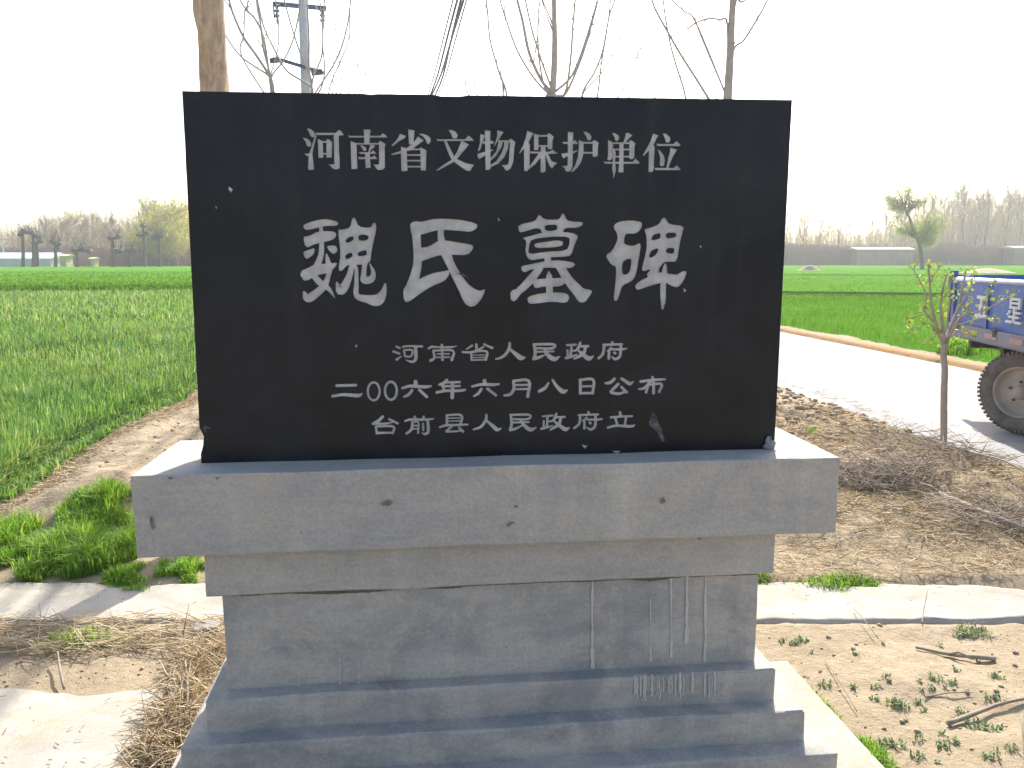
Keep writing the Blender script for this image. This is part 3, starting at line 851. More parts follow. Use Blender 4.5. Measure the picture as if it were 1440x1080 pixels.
# mortar lump at the right foot and thin bed joint
g = Geo()
cpos = at_y(1083, 621, DS - .006) - mon_off
n1, n2 = 12, 7
V, F = [], []
for j in range(n2 + 1):
    for i in range(n1):
        th, ph = 2*math.pi*i/n1, math.pi*j/n2
        r = .017 * (1 + .8 * noise.noise(Vector((math.cos(th) * 1.4, math.sin(th) * 1.4, j * .55))))
        V.append(cpos + Vector((math.cos(th)*math.sin(ph)*r*1.0, math.sin(th)*math.sin(ph)*r*.5, math.cos(ph)*r*1.1 - .008)))
for j in range(n2):
    for i in range(n1): F.append((j*n1+i, j*n1+(i+1) % n1, (j+1)*n1+(i+1) % n1, (j+1)*n1+i))
g.add(V, F); tag(g.obj('mortar_lump', M_mortar_g, mon, True), 'grey mortar lump at the right foot of the tablet')

# lime runs down the column and first step
yk = DS - .0472 - .0045
runs = [(833, 806, 940, 5), (944, 802, 925, 4), (966, 800, 905, 7), (992, 800, 930, 5), (478, 925, 968, 3), (420, 945, 968, 3), (505, 930, 966, 3), (915, 840, 930, 3)]
g = Geo()
for s, (px, y0, y1, w) in enumerate(runs):
    L, Rr = [], []
    for i in range(13):
        py = y0 + (y1 - y0) * i / 12
        ww = w * (.25 + 1.1 * abs(noise.noise(Vector((s * 5, i * .55, 0)))) + (.45 if i > 9 else 0)) * .55
        xx = px + 2 * noise.noise(Vector((s, i * .3, 4)))
        L.append(at_y(xx - ww, py, yk)); Rr.append(at_y(xx + ww, py, yk))
    V = loc(L + Rr)
    g.add(V, [(i, 13+i, 14+i, i+1)[::-1] for i in range(12)])
o = g.obj('lime_runs', M_lime, mon); o['kind'] = 'stuff'; o['label'] = 'pale lime runs down the pedestal column'
ys1 = DS - .0997 - .0045
g = Geo()
rs = random.Random(3)
for s in range(44):
    px = rs.uniform(889, 1006); 
    if 962 < px < 972 or 980 < px < 990: continue
    y0, y1 = 948 + rs.uniform(0, 8), 975 + rs.uniform(0, 12); w = rs.uniform(.4, 1.9)
    L, Rr = [], []
    for i in range(7):
        py = y0 + (y1 - y0) * i / 6 - (px - 889) * .05
        xx = px + 2.5 * noise.noise(Vector((s, i * .6, 4)))
        ww = w * (.6 + .6 * abs(noise.noise(Vector((s, i, 2)))))
        L.append(at_y(xx - ww, py, ys1 - s * .00005)); Rr.append(at_y(xx + ww, py, ys1 - s * .00005))
    g.add(loc(L + Rr), [(i, 7+i, 8+i, i+1)[::-1] for i in range(6)])
o = g.obj('lime_splashes', M_lime, mon); o['kind'] = 'stuff'; o['label'] = 'patch of pale lime splashes on the top step'
# small dark pits in the cap face
M_pit = simple('pit', (.10, .095, .09), (.22, .20, .18), 70, .95, .5, .003)
flat_marks('surface_pits', [[(192+18,726),(214,728),(217,742),(214,745),(211,736)], [(536,708),(545,703),(553,706),(548,711),(538,712)], [(422,748),(425,749),(423,751)], [(724,710),(729,711),(727,714),(723,713)],
   [(928,702),(934,700),(936,706),(930,709)], [(712,738),(720,733),(723,735),(715,741)], [(980,757),(987,756),(984,760)], [(235,671),(244,671),(240,675)], [(302,672),(308,671),(306,675)]], cap_y0 - .0045, M_pit, 'small dark pits in the front of the cap')

# ------------------------------------------------------------------ ground
STRIP = lambda x: 3.62 - .11 * (x + .9)            # centre line of the narrow cement path
def in_strip(x, y, m=0): return np.abs(y - STRIP(x)) < (.23 + m)
ROAD_L, ROAD_R = 4.25, 7.5
def ground_h(x, y):
    h = .018 * fbm(x * 1.1, y * 1.1, 4, 3) + .008 * fbm(x * 9, y * 9, 3, 11)
    # earth bank beside the left wheat
    bank = sstep(-2.75, -2.1, x) * (1 - sstep(-1.6, -.7, x)) * sstep(4.25, 5.0, y) * (1 - sstep(34, 36, y))
    h = h + bank * (.12 + .09 * fbm(x * 1.6, y * .8, 4, 21) + .012 * fbm(x * 7, y * 7, 3, 5))
    # rough heap of soil and litter between monument and road
    heap = sstep(1.2, 1.9, x) * (1 - sstep(3.6, 4.3, x)) * sstep(3.55, 4.3, y)
    h = h + heap * (.05 + .055 * fbm(x * 1.7, y * 1.7, 5, 31) + .02 * fbm(x * 11, y * 11, 3, 33))
    # bare plot front right: crumbly
    fr = sstep(1.3, 1.5, x) * (1 - sstep(2.95, 3.1, y + .11 * (x - 1.5)))
    h = h + fr * (.012 * fbm(x * 6, y * 6, 4, 41))
    # trough between path and slab on the left
    tr = (1 - sstep(-.75, -.6, x)) * sstep(2.2, 2.5, y) * (1 - sstep(3.30, 3.42, y + .11 * (x + .9)))
    h = h - tr * .02
    # keep clear of path, road, pedestal
    ds = np.abs(y - STRIP(x)); k = sstep(.17, .27, ds)
    h = np.where(x < 3.4, h * k + (-.03) * (1 - k), h)
    kr = 1 - sstep(ROAD_L - .05, ROAD_L + .12, x) * (1 - sstep(ROAD_R - .1, ROAD_R + .1, x))
    h = h * kr + (-.03) * (1 - kr)
    kp = 1 - sstep(-.95, -.72, x) * (1 - sstep(1.3, 1.5, x)) * sstep(1.0, 1.3, y) * (1 - sstep(2.9, 3.2, y))
    h = h * kp + (-.01) * (1 - kp)
    return h
def lines(*spec):
    out = []
    for a, b, s in spec: out.append(np.arange(a, b - 1e-6, s))
    out.append(np.array([spec[-1][1]])); return np.concatenate(out)
xs = lines((-600, -60, 60), (-60, -10, 5), (-10, -3, .25), (-3, 5, .034), (5, 12, .2), (12, 60, 6), (60, 600, 60))
ys = lines((-100, 0, 20), (0, 2.2, .25), (2.2, 7.6, .034), (7.6, 16, .12), (16, 40, 1), (40, 100, 10), (100, 600, 50))
XX, YY = np.meshgrid(xs, ys, indexing='ij')
ZZ = ground_h(XX, YY)
def grid_faces(nx, ny):
    i, j = np.meshgrid(np.arange(nx - 1), np.arange(ny - 1), indexing='ij')
    a = (i * ny + j).ravel()
    return np.stack([a, a + ny, a + ny + 1, a + 1], 1)
g0 = np_mesh('ground', np.stack([XX, YY, ZZ], -1).reshape(-1, 3), grid_faces(len(xs), len(ys)), M_soil, smooth=True)
tag(g0, kind='structure')

# narrow cement path (left and right of the pedestal it runs on behind it)
def sheet(name, x0, x1, fn0, fn1, zfun, mat, nx, ny, thick=.05, kind='structure'):
    us = np.linspace(x0, x1, nx); V = np.zeros((nx, ny, 3))
    for i, x in enumerate(us):
        a, b = fn0(x), fn1(x)
        V[i, :, 0] = x; V[i, :, 1] = np.linspace(a, b, ny)
    V[..., 2] = zfun(V[..., 0], V[..., 1])
    ed = np.minimum(np.arange(ny), np.arange(ny)[::-1])[None, :]
    V[..., 2] -= np.where(ed == 0, thick, 0)
    o = np_mesh(name, V.reshape(-1, 3), grid_faces(nx, ny), mat, smooth=True); tag(o, kind=kind); return o
n1f = lambda x, s: .022 * vnoise(np.array([x * 3.1]), np.array([s * 7.7]), 5)[0] + .012 * vnoise(np.array([x * 11.]), np.array([s * 3.3]), 6)[0]
zp = lambda x, y: .000 + .009 * fbm(x * 2.3, y * 3.5, 3, 9) + .005 * fbm(x * 9, y * 9, 3, 15)
def ymul(x): return float(sstep(3.5, 2.6, x)) if False else 1 - float(sstep(2.3, 3.1, x)) * .9
sheet('cement_path', -4.5, 3.05, lambda x: STRIP(x) - .215 * ymul(x) + n1f(x, 1), lambda x: STRIP(x) + .215 * ymul(x) + n1f(x, 2) - (.05 if 1.9 < x < 2.08 else 0), zp, M_pave, 320, 26, .03)

# broken cement apron in the lower left corner
def poly_slab(name, pts, z, thick, mat, seed=0, kind='structure'):
    """irregular flat slab with sloping broken rim, triangulated inside"""
    ring_, c = [], Vector((sum(p[0] for p in pts)/len(pts), sum(p[1] for p in pts)/len(pts)))
    for i in range(len(pts)):
        a, b = Vector(pts[i]), Vector(pts[(i+1) % len(pts)])
        n = max(1, int((b - a).length / .03))
        for k in range(n):
            p = a.lerp(b, k / n)
            w = noise.noise(Vector((p.x * 9, p.y * 9, seed))) * .02 + noise.noise(Vector((p.x * 35, p.y * 35, seed))) * .008
            ring_.append(p + (p - c).normalized() * w)
    inner = []
    xs_ = [p.x for p in ring_]; ys_ = [p.y for p in ring_]
    st_ = .06
    def inside(q):
        ins = False; n = len(ring_)
        for i in range(n):
            a, b = ring_[i], ring_[(i+1) % n]
            if (a.y > q[1]) != (b.y > q[1]) and q[0] < (b.x-a.x)*(q[1]-a.y)/(b.y-a.y)+a.x: ins = not ins
        return ins
    x = min(xs_)
    while x < max(xs_):
        y = min(ys_)
        while y < max(ys_):
            if inside((x, y)) and min((r - Vector((x, y))).length for r in ring_[::2]) > .03: inner.append(Vector((x, y)))
            y += st_
        x += st_
    vs, es, fs, a_, b_, c_ = delaunay_2d_cdt(ring_ + inner, [], [list(range(len(ring_)))], 1, 1e-6)
    top = [Vector((v.x, v.y, z + .006 * noise.noise(Vector((v.x * 4, v.y * 4, seed))))) for v in vs]
    F = []
    cntm = {}
    for f in fs:
        a, b, c2 = (vs[i] for i in f[:3])
        if (b.x-a.x)*(c2.y-a.y) - (b.y-a.y)*(c2.x-a.x) < 0: f = f[::-1]
        F.append(tuple(f))
        for i in range(len(f)): cntm[(f[i], f[(i+1) % len(f)])] = 1
    V = list(top); down = {}
    for (a, b) in [e for e in cntm if (e[1], e[0]) not in cntm]:
        for i in (a, b):
            if i not in down:
                down[i] = len(V); V.append(top[i] + Vector((0, 0, -thick)))
        F.append((b, a, down[a], down[b]))
    o = mesh_obj(name, V, F, mat); tag(o, kind=kind); return o
gp = lambda *q: [tuple(on_ground(x, y, .03).xy) for x, y in q]
slabpts = gp((-160, 972), (20, 964), (110, 974), (235, 960), (222, 985), (205, 1020), (192, 1060), (180, 1100), (170, 1200), (-260, 1200))
poly_slab('cement_apron', slabpts, .018, .05, M_pave, 2)
# small brick end showing in the litter beside the pedestal
def brick_piece(p, rz, s, name='broken_brick', label=None):
    g = Geo(); g.box(-s[0]/2, s[0]/2, -s[1]/2, s[1]/2, 0, s[2])
    V = [Vector(v) + noise.noise_vector(Vector(v) * 20) * .004 for v in g.v]
    o = mesh_obj(name, V, g.f, simple('grey_brick', (.30, .28, .25), (.22, .2, .18), 20, .9, .5, .005, obj=True))
    o.location = p; o.rotation_euler = (0.05, 0.04, rz)
    tag(o, label, 'brick')
    mdf = o.modifiers.new('b', 'BEVEL'); mdf.width = .004; mdf.segments = 2
    return o
pb = on_ground(288, 893, .0)
brick_piece((pb.x, pb.y + .03, -.02), .1, (.10, .07, .055), label='grey brick end half buried in straw at the left foot of the pedestal')

# road
roadz = lambda x, y: .018 + .004 * fbm(x * .8, y * .8, 3, 2)
def rl(y): return ROAD_L + .10 * vnoise(np.array([0.3]), np.array([y * .9]), 8)[0] + .04 * vnoise(np.array([7.3]), np.array([y * 4.1]), 9)[0]
ysr = lines((-30, 3, 3), (3, 20, .15), (20, 160, 5))
V = np.zeros((len(ysr), 18, 3))
for i, y in enumerate(ysr):
    V[i, :, 0] = np.linspace(rl(y), ROAD_R + .05, 18); V[i, :, 1] = y
V[..., 2] = roadz(V[..., 0], V[..., 1])
V[:, 0, 2] -= .05
o = np_mesh('road', V.reshape(-1, 3), grid_faces(len(ysr), 18)[:, ::-1], M_road, smooth=True); tag(o, kind='structure')
for yj in (6.2, 10.2, 14.2, 18.2, 22.2):
    g = Geo(); n_ = 24
    V = []
    for i in range(n_ + 1):
        x = 4.4 + 3.05 * i / n_; w_ = .006 + .004 * noise.noise(Vector((x * 5, yj, 0)))
        zz = float(roadz(np.array([x]), np.array([yj]))[0]) + .003
        V += [(x, yj - w_, zz), (x, yj + w_, zz)]
    g.add(V, [(2*i, 2*i+2, 2*i+3, 2*i+1) for i in range(n_)])
    tag(g.obj('road_joint', M_clod), kind='structure')
# earth ridge along the far side of the road
ysr = lines((-10, 2, 1), (2, 26, .06), (26, 160, 2))
prof = [(-.09, -.01), (-.05, .05), (0, .075), (.07, .07), (.14, .045), (.3, .03), (.42, -.02)]
V = np.zeros((len(ysr), len(prof), 3))
for i, y in enumerate(ysr):
    for k, (dx, dz) in enumerate(prof):
        nn = noise.noise(Vector((k * 1.7, y * 2.2, 0))) * .03 + noise.noise(Vector((k * 1.7, y * 11, 0))) * .015
        V[i, k] = (ROAD_R + .02 + dx + nn, y, dz + nn * .5 + .01)
o = np_mesh('earth_verge', V.reshape(-1, 3), grid_faces(len(ysr), len(prof))[:, ::-1], M_berm, smooth=True); tag(o, kind='structure')

# ------------------------------------------------------------------ crops and grass (beyond counting)
def scatter(n, fx, fy):
    return np.stack([fx, fy], 1)
def on(P2, extra=0): return np.column_stack([P2, ground_h(P2[:, 0], P2[:, 1]) + extra])
def wheat_edge(y): return -2.46 + .05 * vnoise(y * 1.3, y * 0, 4) - .02 * (y - 5) * .4
# left field, blade density falls with distance while blades widen
def left_field():
    parts = []; tints = []
    bands = [(4.75, 7, 50000, .0125, .31), (7, 11, 66000, .0135, .32), (11, 18, 64000, .017, .34), (18, 36, 60000, .028, .38)]
    for y0, y1, n, w, h in bands:
        u = rng.uniform(0, 1, n * 2)
        y = np.sqrt(y0**2 + u * (y1**2 - y0**2))
        xmin = -y * .66 - .6; xe = wheat_edge(y)
        x = xmin + (xe - xmin) * rng.uniform(0, 1, n * 2)
        x = x[: n]; y = y[: n]
        # drilled rows, softened
        row = .17
        x = np.round(x / row) * row + rng.normal(0, .045, n)
        keep = (x < wheat_edge(y) + .02) & ~((y < 4.95 + .12 * vnoise(x * 4, y * 0, 3)))
        x, y = x[keep], y[keep]; m = len(x)
        edge = np.clip((wheat_edge(y) - x) / .25, .45, 1)
        hh = h * rng.uniform(.55, 1.08, m) * edge * (1 + .12 * vnoise(x * .8, y * .8, 2))
        Pp = on(np.stack([x, y], 1))
        V, F, t = blades(Pp, hh, w * rng.uniform(.6, 1.3, m), rng.uniform(0, 1, m) ** 1.6 * .9 + .03)
        t = np.clip(t * 1.0 - .1 + np.repeat(.12 * vnoise(x * .7, y * .7, 8), 5) + .05, 0, .98)
        yellow = rng.uniform(0, 1, m) < .05
        t[np.repeat(yellow, 5)] = 1.0
        parts.append((V, F)); tints.append(t)
    V, F = merge(parts)
    o = np_mesh('wheat', V, F, M_wheat, tint=np.concatenate(tints))
    tag(o, 'tall green young wheat in the near field left of the monument', 'wheat', kind='stuff')
left_field()

def canopy(name, x0, x1, y0, y1, z, mat, label, nx=60, ny=90, skew=0.0, amp=.03):
    xs_ = np.linspace(x0, x1, nx); ys_ = y0 + (y1 - y0) * np.linspace(0, 1, ny) ** 1.8
    X, Y = np.meshgrid(xs_, ys_, indexing='ij')
    Z = z + amp * fbm(X * .8, Y * .5, 4, 6)
    Z[0] = Z[-1] = -.05; Z[:, 0] = -.05; Z[:, -1] = -.05
    Y = Y + skew * (X - x0)
    o = np_mesh(name, np.stack([X, Y, Z], -1).reshape(-1, 3), grid_faces(nx, ny), mat, smooth=True)
    tag(o, label, 'wheat', kind='stuff')
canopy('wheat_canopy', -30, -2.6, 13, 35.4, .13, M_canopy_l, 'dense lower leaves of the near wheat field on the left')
canopy('far_wheat', -150, 5, 37.5, 148, .42, M_canopy, 'smooth bright green far wheat field left of the monument', 90, 80, .0, .05)
# ragged front edge of that far field and its blades
def band_blades(x0, x1, y0, y1, n, h, w, z=0.0, pw=1.0, edge=None):
    x = rng.uniform(x0, x1, n); y = y0 + (y1 - y0) * rng.uniform(0, 1, n) ** pw
    Pp = np.column_stack([x, y, np.full(n, z)])
    return blades(Pp, h * rng.uniform(.6, 1.1, n), w * rng.uniform(.7, 1.3, n), rng.uniform(.05, .5, n))
pts_ = [band_blades(-32, -2, 36.9, 38.0, 12000, .50, .05), band_blades(-60, -2, 38, 80, 26000, .13, .06, .40, 1.8)]
V, F = merge([p[:2] for p in pts_])
tag(np_mesh('far_wheat_blades', V, F, M_wheat_far, tint=np.concatenate([p[2] for p in pts_])), 'leaf tips and ragged front edge of the far left wheat', 'wheat', kind='stuff')

# right-hand fields: three strips parted by low earth banks
def quad_field(name, pl, z, mat, label, nb, h, w, nearpow=2.0):
    """pl: four ground corners (near-left, near-right, far-right, far-left)"""
    A, B, Cc, D = [np.array(p[:2], float) for p in pl]
    nu, nv = 60, 50
    u = np.linspace(0, 1, nu)[:, None, None]; v = (np.linspace(0, 1, nv) ** 1.6)[None, :, None]
    Pq = (A * (1-u) + B * u) * (1-v) + (D * (1-u) + Cc * u) * v
    Z = z + .03 * fbm(Pq[..., 0] * .5, Pq[..., 1] * .5, 4, 7)
    Z[0] = Z[-1] = -.05; Z[:, 0] = Z[:, -1] = -.05
    o = np_mesh(name, np.concatenate([Pq, Z[..., None]], -1).reshape(-1, 3), grid_faces(nu, nv), mat, smooth=True)
    tag(o, label, 'wheat', kind='stuff')
    u = rng.uniform(0, 1, nb); v = rng.uniform(0, 1, nb) ** nearpow
    u = u[:, None]; v = v[:, None]
    Pq = (A * (1-u) + B * u) * (1-v) + (D * (1-u) + Cc * u) * v
    dist = np.hypot(Pq[:, 0], Pq[:, 1])
    V, F, t = blades(np.column_stack([Pq, np.full(nb, z * .3)]), h * rng.uniform(.7, 1.15, nb), w * rng.uniform(.7, 1.3, nb) * np.clip(dist / 12, 1, 5), rng.uniform(.05, .5, nb))
    o = np_mesh(name + '_blades', V, F, M_wheat_far, tint=t); tag(o, label + ', its upright leaf tips', 'wheat', kind='stuff')
g1 = on_ground
XR = 8.15
b1 = lambda x: 31.5 - (x - 14) * .62            # first dividing bank
quad_field('right_wheat', [(XR, 5), (46, 5), (46, b1(30) - 3), (XR, b1(XR) - .6)], .13, M_canopy, 'short bright green wheat beyond the cement road', 170000, .19, .007, 1.0)
quad_field('middle_wheat', [(XR, b1(XR) + 1.2), (60, b1(30) - .8), (70, 60), (XR, 76)], .16, M_canopy, 'second strip of green wheat beyond the first earth bank', 26000, .20, .009, 1.3)
quad_field('back_wheat', [(XR, 80), (72, 64), (190, 205), (XR, 205)], .2, M_canopy, 'farthest green wheat strip in front of the right tree belt', 12000, .24, .012, 1.0)
# low tufty growth on dividing banks and the road verge
V, F, t = blades(np.column_stack([x_ := rng.uniform(XR, 40, 12000), b1(x_) + .3 + rng.normal(0, .35, 12000), np.zeros(12000)]), rng.uniform(.1, .3, 12000), np.full(12000, .02), rng.uniform(.2, .9, 12000))
tag(np_mesh('bank_grass', V, F, M_bankg, tint=t), 'dry brown growth on the bank between the right-hand wheat strips', 'dry grass', kind='stuff')

M_dummy = None
def grass_patch(name, pxpoly_c, rx, ry, n, h, label, cols=M_grass, rot=0.0, w=.0038):
    c = on_ground(*pxpoly_c)
    a = rng.uniform(0, 2*np.pi, n); r = np.sqrt(rng.uniform(0, 1, n))
    x = c.x + rx * r * np.cos(a); y = c.y + ry * r * np.sin(a)
    cl = vnoise(x * 9, y * 9, 12) - r * .35
    keep = cl > -.35 - .3 * rng.uniform(0, 1, n)
    x, y, r = x[keep], y[keep], r[keep]; m = len(x)
    P3 = on(np.stack([x, y], 1)); hh = h * rng.uniform(.25, 1.25, m) * (1.05 - .5 * r**2) * (1 + .5 * vnoise(x * 8, y * 8, 13))
    V, F, t = blades(P3, hh, w * rng.uniform(.7, 1.4, m), rng.uniform(.1, 1.0, m))
    o = np_mesh(name, V, F, cols, tint=t); tag(o, label, 'grass', kind='stuff'); return o
grass_patch('grass', (92, 790), .36, .24, 12000, .15, 'bright green grass clump beyond the left cement path')
grass_patch('grass', (150, 752), .26, .26, 6500, .12, 'lower bright grass spreading from the left clump towards the bank')
grass_patch('grass', (237, 810), .30, .15, 7000, .075, 'short green grass strip under the left end of the cap')
grass_patch('grass', (-10, 775), .28, .22, 3500, .18, 'grass at the near corner of the left wheat field')
grass_patch('grass', (1160, 826), .30, .09, 2600, .06, 'small green grass strip along the right cement path')
grass_patch('grass', (1225, 1068), .055, .10, 700, .06, 'bright grass tuft at the right corner of the base')
grass_patch('grass', (1150, 985), .03, .16, 300, .035, 'thin grass along the right edge of the base', w=.004)
grass_patch('grass', (1075, 817), .05, .05, 300, .07, 'little grass tuft beside the column')
grass_patch('grass', (1140, 617), .06, .06, 160, .06, 'tiny green tuft on the soil right of the tablet')
grass_patch('grass', (1395, 497), .9, .6, 5200, .32, 'taller green grass behind the trailer wheel at the road edge', w=.014)
grass_patch('grass', (125, 903), .20, .05, 420, .07, 'sparse grass sprouting at the near edge of the left path')
# a few green sprouts by the path
# weeds on the bare plot
def weeds():
    parts, tints = [], []
    spots = [(1120,905,1),(1128,903,1),(1365,888,2),(1380,893,1.4),(1350,890,1.2),(1160,962,1),(1115,940,.6),(1230,985,.7),(1315,960,1),(1400,953,1.1),(1395,985,1),(1268,995,1.3),(1255,992,1),(1245,960,.7),(1200,965,.6),
             (1245,1045,1),(1262,1048,1),(1340,1045,.8),(1395,1070,1),(1170,1000,1.1),(1185,1018,1.1),(1155,985,1),(1180,1012,1),(1375,1020,1.6),(1390,1025,1.4),(1355,1003,1),(1325,1050,.8),(1215,1040,.8),(1290,1065,.9),(1100,900,.6),(1340,965,.7),(1310,975,.6),(1290,1040,.7),(1420,1060,.8),(1232,968,.7)]
    for _ in range(25): spots.append((random.uniform(1090, 1440), random.uniform(895, 1075), random.uniform(.2, .5)))
    for px, py, s in spots:
        if px < 1068 + (py - 890) * .93 + 8: continue
        c = on_ground(px, py); n = int(34 * s)
        a = rng.uniform(0, 2*np.pi, n); r = .027 * s * np.sqrt(rng.uniform(0, 1, n))
        P3 = on(np.stack([c.x + r*np.cos(a), c.y + r*np.sin(a)*.8], 1))
        V, F, t = blades(P3, rng.uniform(.008, .024, n) * (.7 + .3*s), rng.uniform(.003, .007, n), rng.uniform(.4, 1.3, n))
        parts.append((V, F)); tints.append(t)
    V, F = merge(parts)
    tag(np_mesh('weeds', V, F, M_weed, tint=np.concatenate(tints)), 'small grey-green weeds scattered over the bare soil plot at the right', 'weeds', kind='stuff')
weeds()

# ------------------------------------------------------------------ straw, litter, clods
def straw(P2, L, w, lift=.01, tilt=.12, z_ex=None, az=None):
    n = len(P2)
    az = rng.uniform(0, 2*np.pi, n) if az is None else az
    el = rng.normal(0, tilt, n)
    d = np.stack([np.cos(az)*np.cos(el), np.sin(az)*np.cos(el), np.sin(el)], 1)
    z = ground_h(P2[:, 0], P2[:, 1]) + lift * rng.uniform(.2, 1, n) + (0 if z_ex is None else z_ex) + np.abs(np.sin(el)) * L / 2
    c = np.column_stack([P2, z])
    bend = np.stack([-np.sin(az), np.cos(az), rng.uniform(-.3, .6, n)], 1) * (L * rng.uniform(-.09, .09, n))[:, None]
    a, b = c - d * (L/2)[:, None], c + d * (L/2)[:, None]; m = c + bend
    V1, F1 = segs(a, m, w * .6, w, 3); V2_, F2_ = segs(m, b, w, w * .4, 3)
    t = rng.uniform(0, 1, n)
    return merge([(V1, F1), (V2_, F2_)]), np.concatenate([np.repeat(t, 6), np.repeat(t, 6)])
def straw_obj(name, chunks, label, mat=M_straw, cat='straw'):
    V, F = merge([c[0] for c in chunks]); t = np.concatenate([c[1] for c in chunks])
    return tag(np_mesh(name, V, F, mat, tint=t), label, cat, kind='stuff')
# right litter field
n = 42000
x = rng.uniform(1.25, 4.35, n); y = rng.uniform(3.5, 7.8, n)
dens = .35 + .65 * sstep(-.3, .5, fbm(x * 1.3, y * 1.3, 3, 51)) 
keep = (rng.uniform(0, 1, n) < dens) & (y > STRIP(x) + .22) & (x < 4.35 - .1 * (y > 6)) & (rng.uniform(0, 1, n) < 1.25 - .14 * (y - 3.5))
P2 = np.stack([x[keep], y[keep]], 1); m = len(P2)
c1 = straw(P2, rng.uniform(.02, .15, m), rng.uniform(.001, .0026, m), .025, .2)
# left trough litter
n = 5200
x = rng.uniform(-2.6, -.55, n); y = rng.uniform(2.3, 3.5, n)
z_line = STRIP(x) - .2
keep = (y < z_line) & (y > z_line - .30 - .05 * fbm(x * 4, y * 4, 2, 3))
P2 = np.stack([x[keep], y[keep]], 1); m = len(P2)
c2 = straw(P2, rng.uniform(.06, .26, m), rng.uniform(.001, .0022, m), .04, .14, az=rng.normal(-.1, .6, m))
# gap between apron and pedestal
n = 1900
tt = rng.uniform(0, 1, n)
ga, gb = on_ground(285, 915), on_ground(215, 1080)
x = ga.x + (gb.x - ga.x) * tt + rng.normal(0, .045, n) ; y = ga.y + (gb.y - ga.y) * tt + rng.normal(0, .03, n)
P2 = np.stack([x, y], 1)
c3 = straw(P2, rng.uniform(.03, .16, n), rng.uniform(.001, .0024, n), .03, .3)
n = 5200
y = rng.uniform(4.6, 12, n); x = wheat_edge(y) + rng.normal(.06, .10, n)
c4 = straw(np.stack([x, y], 1), rng.uniform(.03, .16, n), rng.uniform(.001, .0026, n), .02, .2)
n = 1600
x = rng.uniform(-2.4, -.9, n); y = rng.uniform(4.05, 9.5, n)
c5 = straw(np.stack([x, y], 1), rng.uniform(.02, .11, n), rng.uniform(.001, .002, n), .008, .08)
straw_obj('straw', [c4, c5], 'dead leaves and straw along the edge of the left wheat and on its earth bank')
n = 900
y = rng.uniform(4.6, 13, n); x = 4.3 + np.abs(rng.normal(0, .16, n))
(Vr, Fr), tr_ = straw(np.stack([x, y], 1), rng.uniform(.02, .10, n), rng.uniform(.001, .002, n), .004, .03, .056)
tag(np_mesh('straw', Vr, Fr, M_straw, tint=tr_), 'thin straw spilled onto the near edge of the cement road', 'straw', kind='stuff')
straw_obj('straw', [c1], 'dry straw and stalks littering the soil between monument and road')
straw_obj('straw', [c2, c3], 'dry straw heaped between the left cement path and the apron')
# dark grey twiggy patches on the right
def twig_cloud(px, py, rx, ry, n, L, hgt, label, w=.003):
    c = on_ground(px, py)
    x = c.x + rng.normal(0, rx, n); y = c.y + rng.normal(0, ry, n)
    ch = straw(np.stack([x, y], 1), rng.uniform(L * .3, L, n), rng.uniform(w * .4, w, n), hgt, .25)
    (V, F), t = ch
    return tag(np_mesh('brushwood', V, F, M_twig), label, 'brushwood', kind='stuff')
twig_cloud(1225, 690, .26, .13, 900, .36, .10, 'grey heap of dry brushwood on the straw right of the cap')
twig_cloud(1325, 655, .22, .2, 220, .4, .08, 'thin dark twigs at the foot of the sapling')
twig_cloud(1395, 745, .28, .14, 380, .4, .06, 'dark twigs piled behind the fallen pole')
twig_cloud(1255, 628, .22, .2, 260, .3, .05, 'brown twigs on the soil bank beside the road')
# soil clods
def clods(name, n, fx, fy, smin, smax, label, flt=None, mat=M_clod):
    ico = [(0,0,1),(.894,0,.447),(.276,.851,.447),(-.724,.526,.447),(-.724,-.526,.447),(.276,-.851,.447),(.724,.526,-.447),(-.276,.851,-.447),(-.894,0,-.447),(-.276,-.851,-.447),(.724,-.526,-.447),(0,0,-1)]
    icf = np.array([(0,1,2),(0,2,3),(0,3,4),(0,4,5),(0,5,1),(1,6,2),(2,7,3),(3,8,4),(4,9,5),(5,10,1),(6,7,2),(7,8,3),(8,9,4),(9,10,5),(10,6,1),(11,7,6),(11,8,7),(11,9,8),(11,10,9),(11,6,10)])
    x = rng.uniform(*fx, n); y = rng.uniform(*fy, n)
    if flt is not None: k = flt(x, y); x, y = x[k], y[k]
    n = len(x); s = smin * (smax / smin) ** (rng.uniform(0, 1, n) ** 2.2)
    B = np.array(ico)[None] * (s[:, None, None]) * rng.uniform(.55, 1.25, (n, 12, 1)) * np.array([1, 1, .65])
    z = ground_h(x, y) + s * .25
    V = B + np.column_stack([x, y, z])[:, None, :]
    F = (icf[None] + (np.arange(n) * 12)[:, None, None]).reshape(-1, 3)
    return tag(np_mesh(name, V.reshape(-1, 3), F, mat), label, 'soil clods', kind='stuff')
clods('soil_clods', 5200, (1.3, 4.3), (4.4, 9.5), .006, .05, 'crumbly soil clods on the bank beside the road', lambda x, y: rng.uniform(0, 1, len(x)) < .2 + .8 * sstep(5.2, 6.8, y))
clods('soil_clods', 900, (1.3, 3.4), (1.6, 3.2), .002, .013, 'fine crumbs on the bare soil plot at the right', lambda x, y: (y < STRIP(x) - .25) & (x > 1.33))
clods('soil_clods', 900, (-2.6, -1.0), (4.4, 9.5), .003, .018, 'soil crumbs on the earth bank beside the left wheat')
clods('soil_clods', 1500, (-2.4, -.66), (2.2, 3.4), .002, .009, 'small crumbs and leaf bits under the left straw', lambda x, y: (y < STRIP(x) - .24) & (y > STRIP(x) - .75))
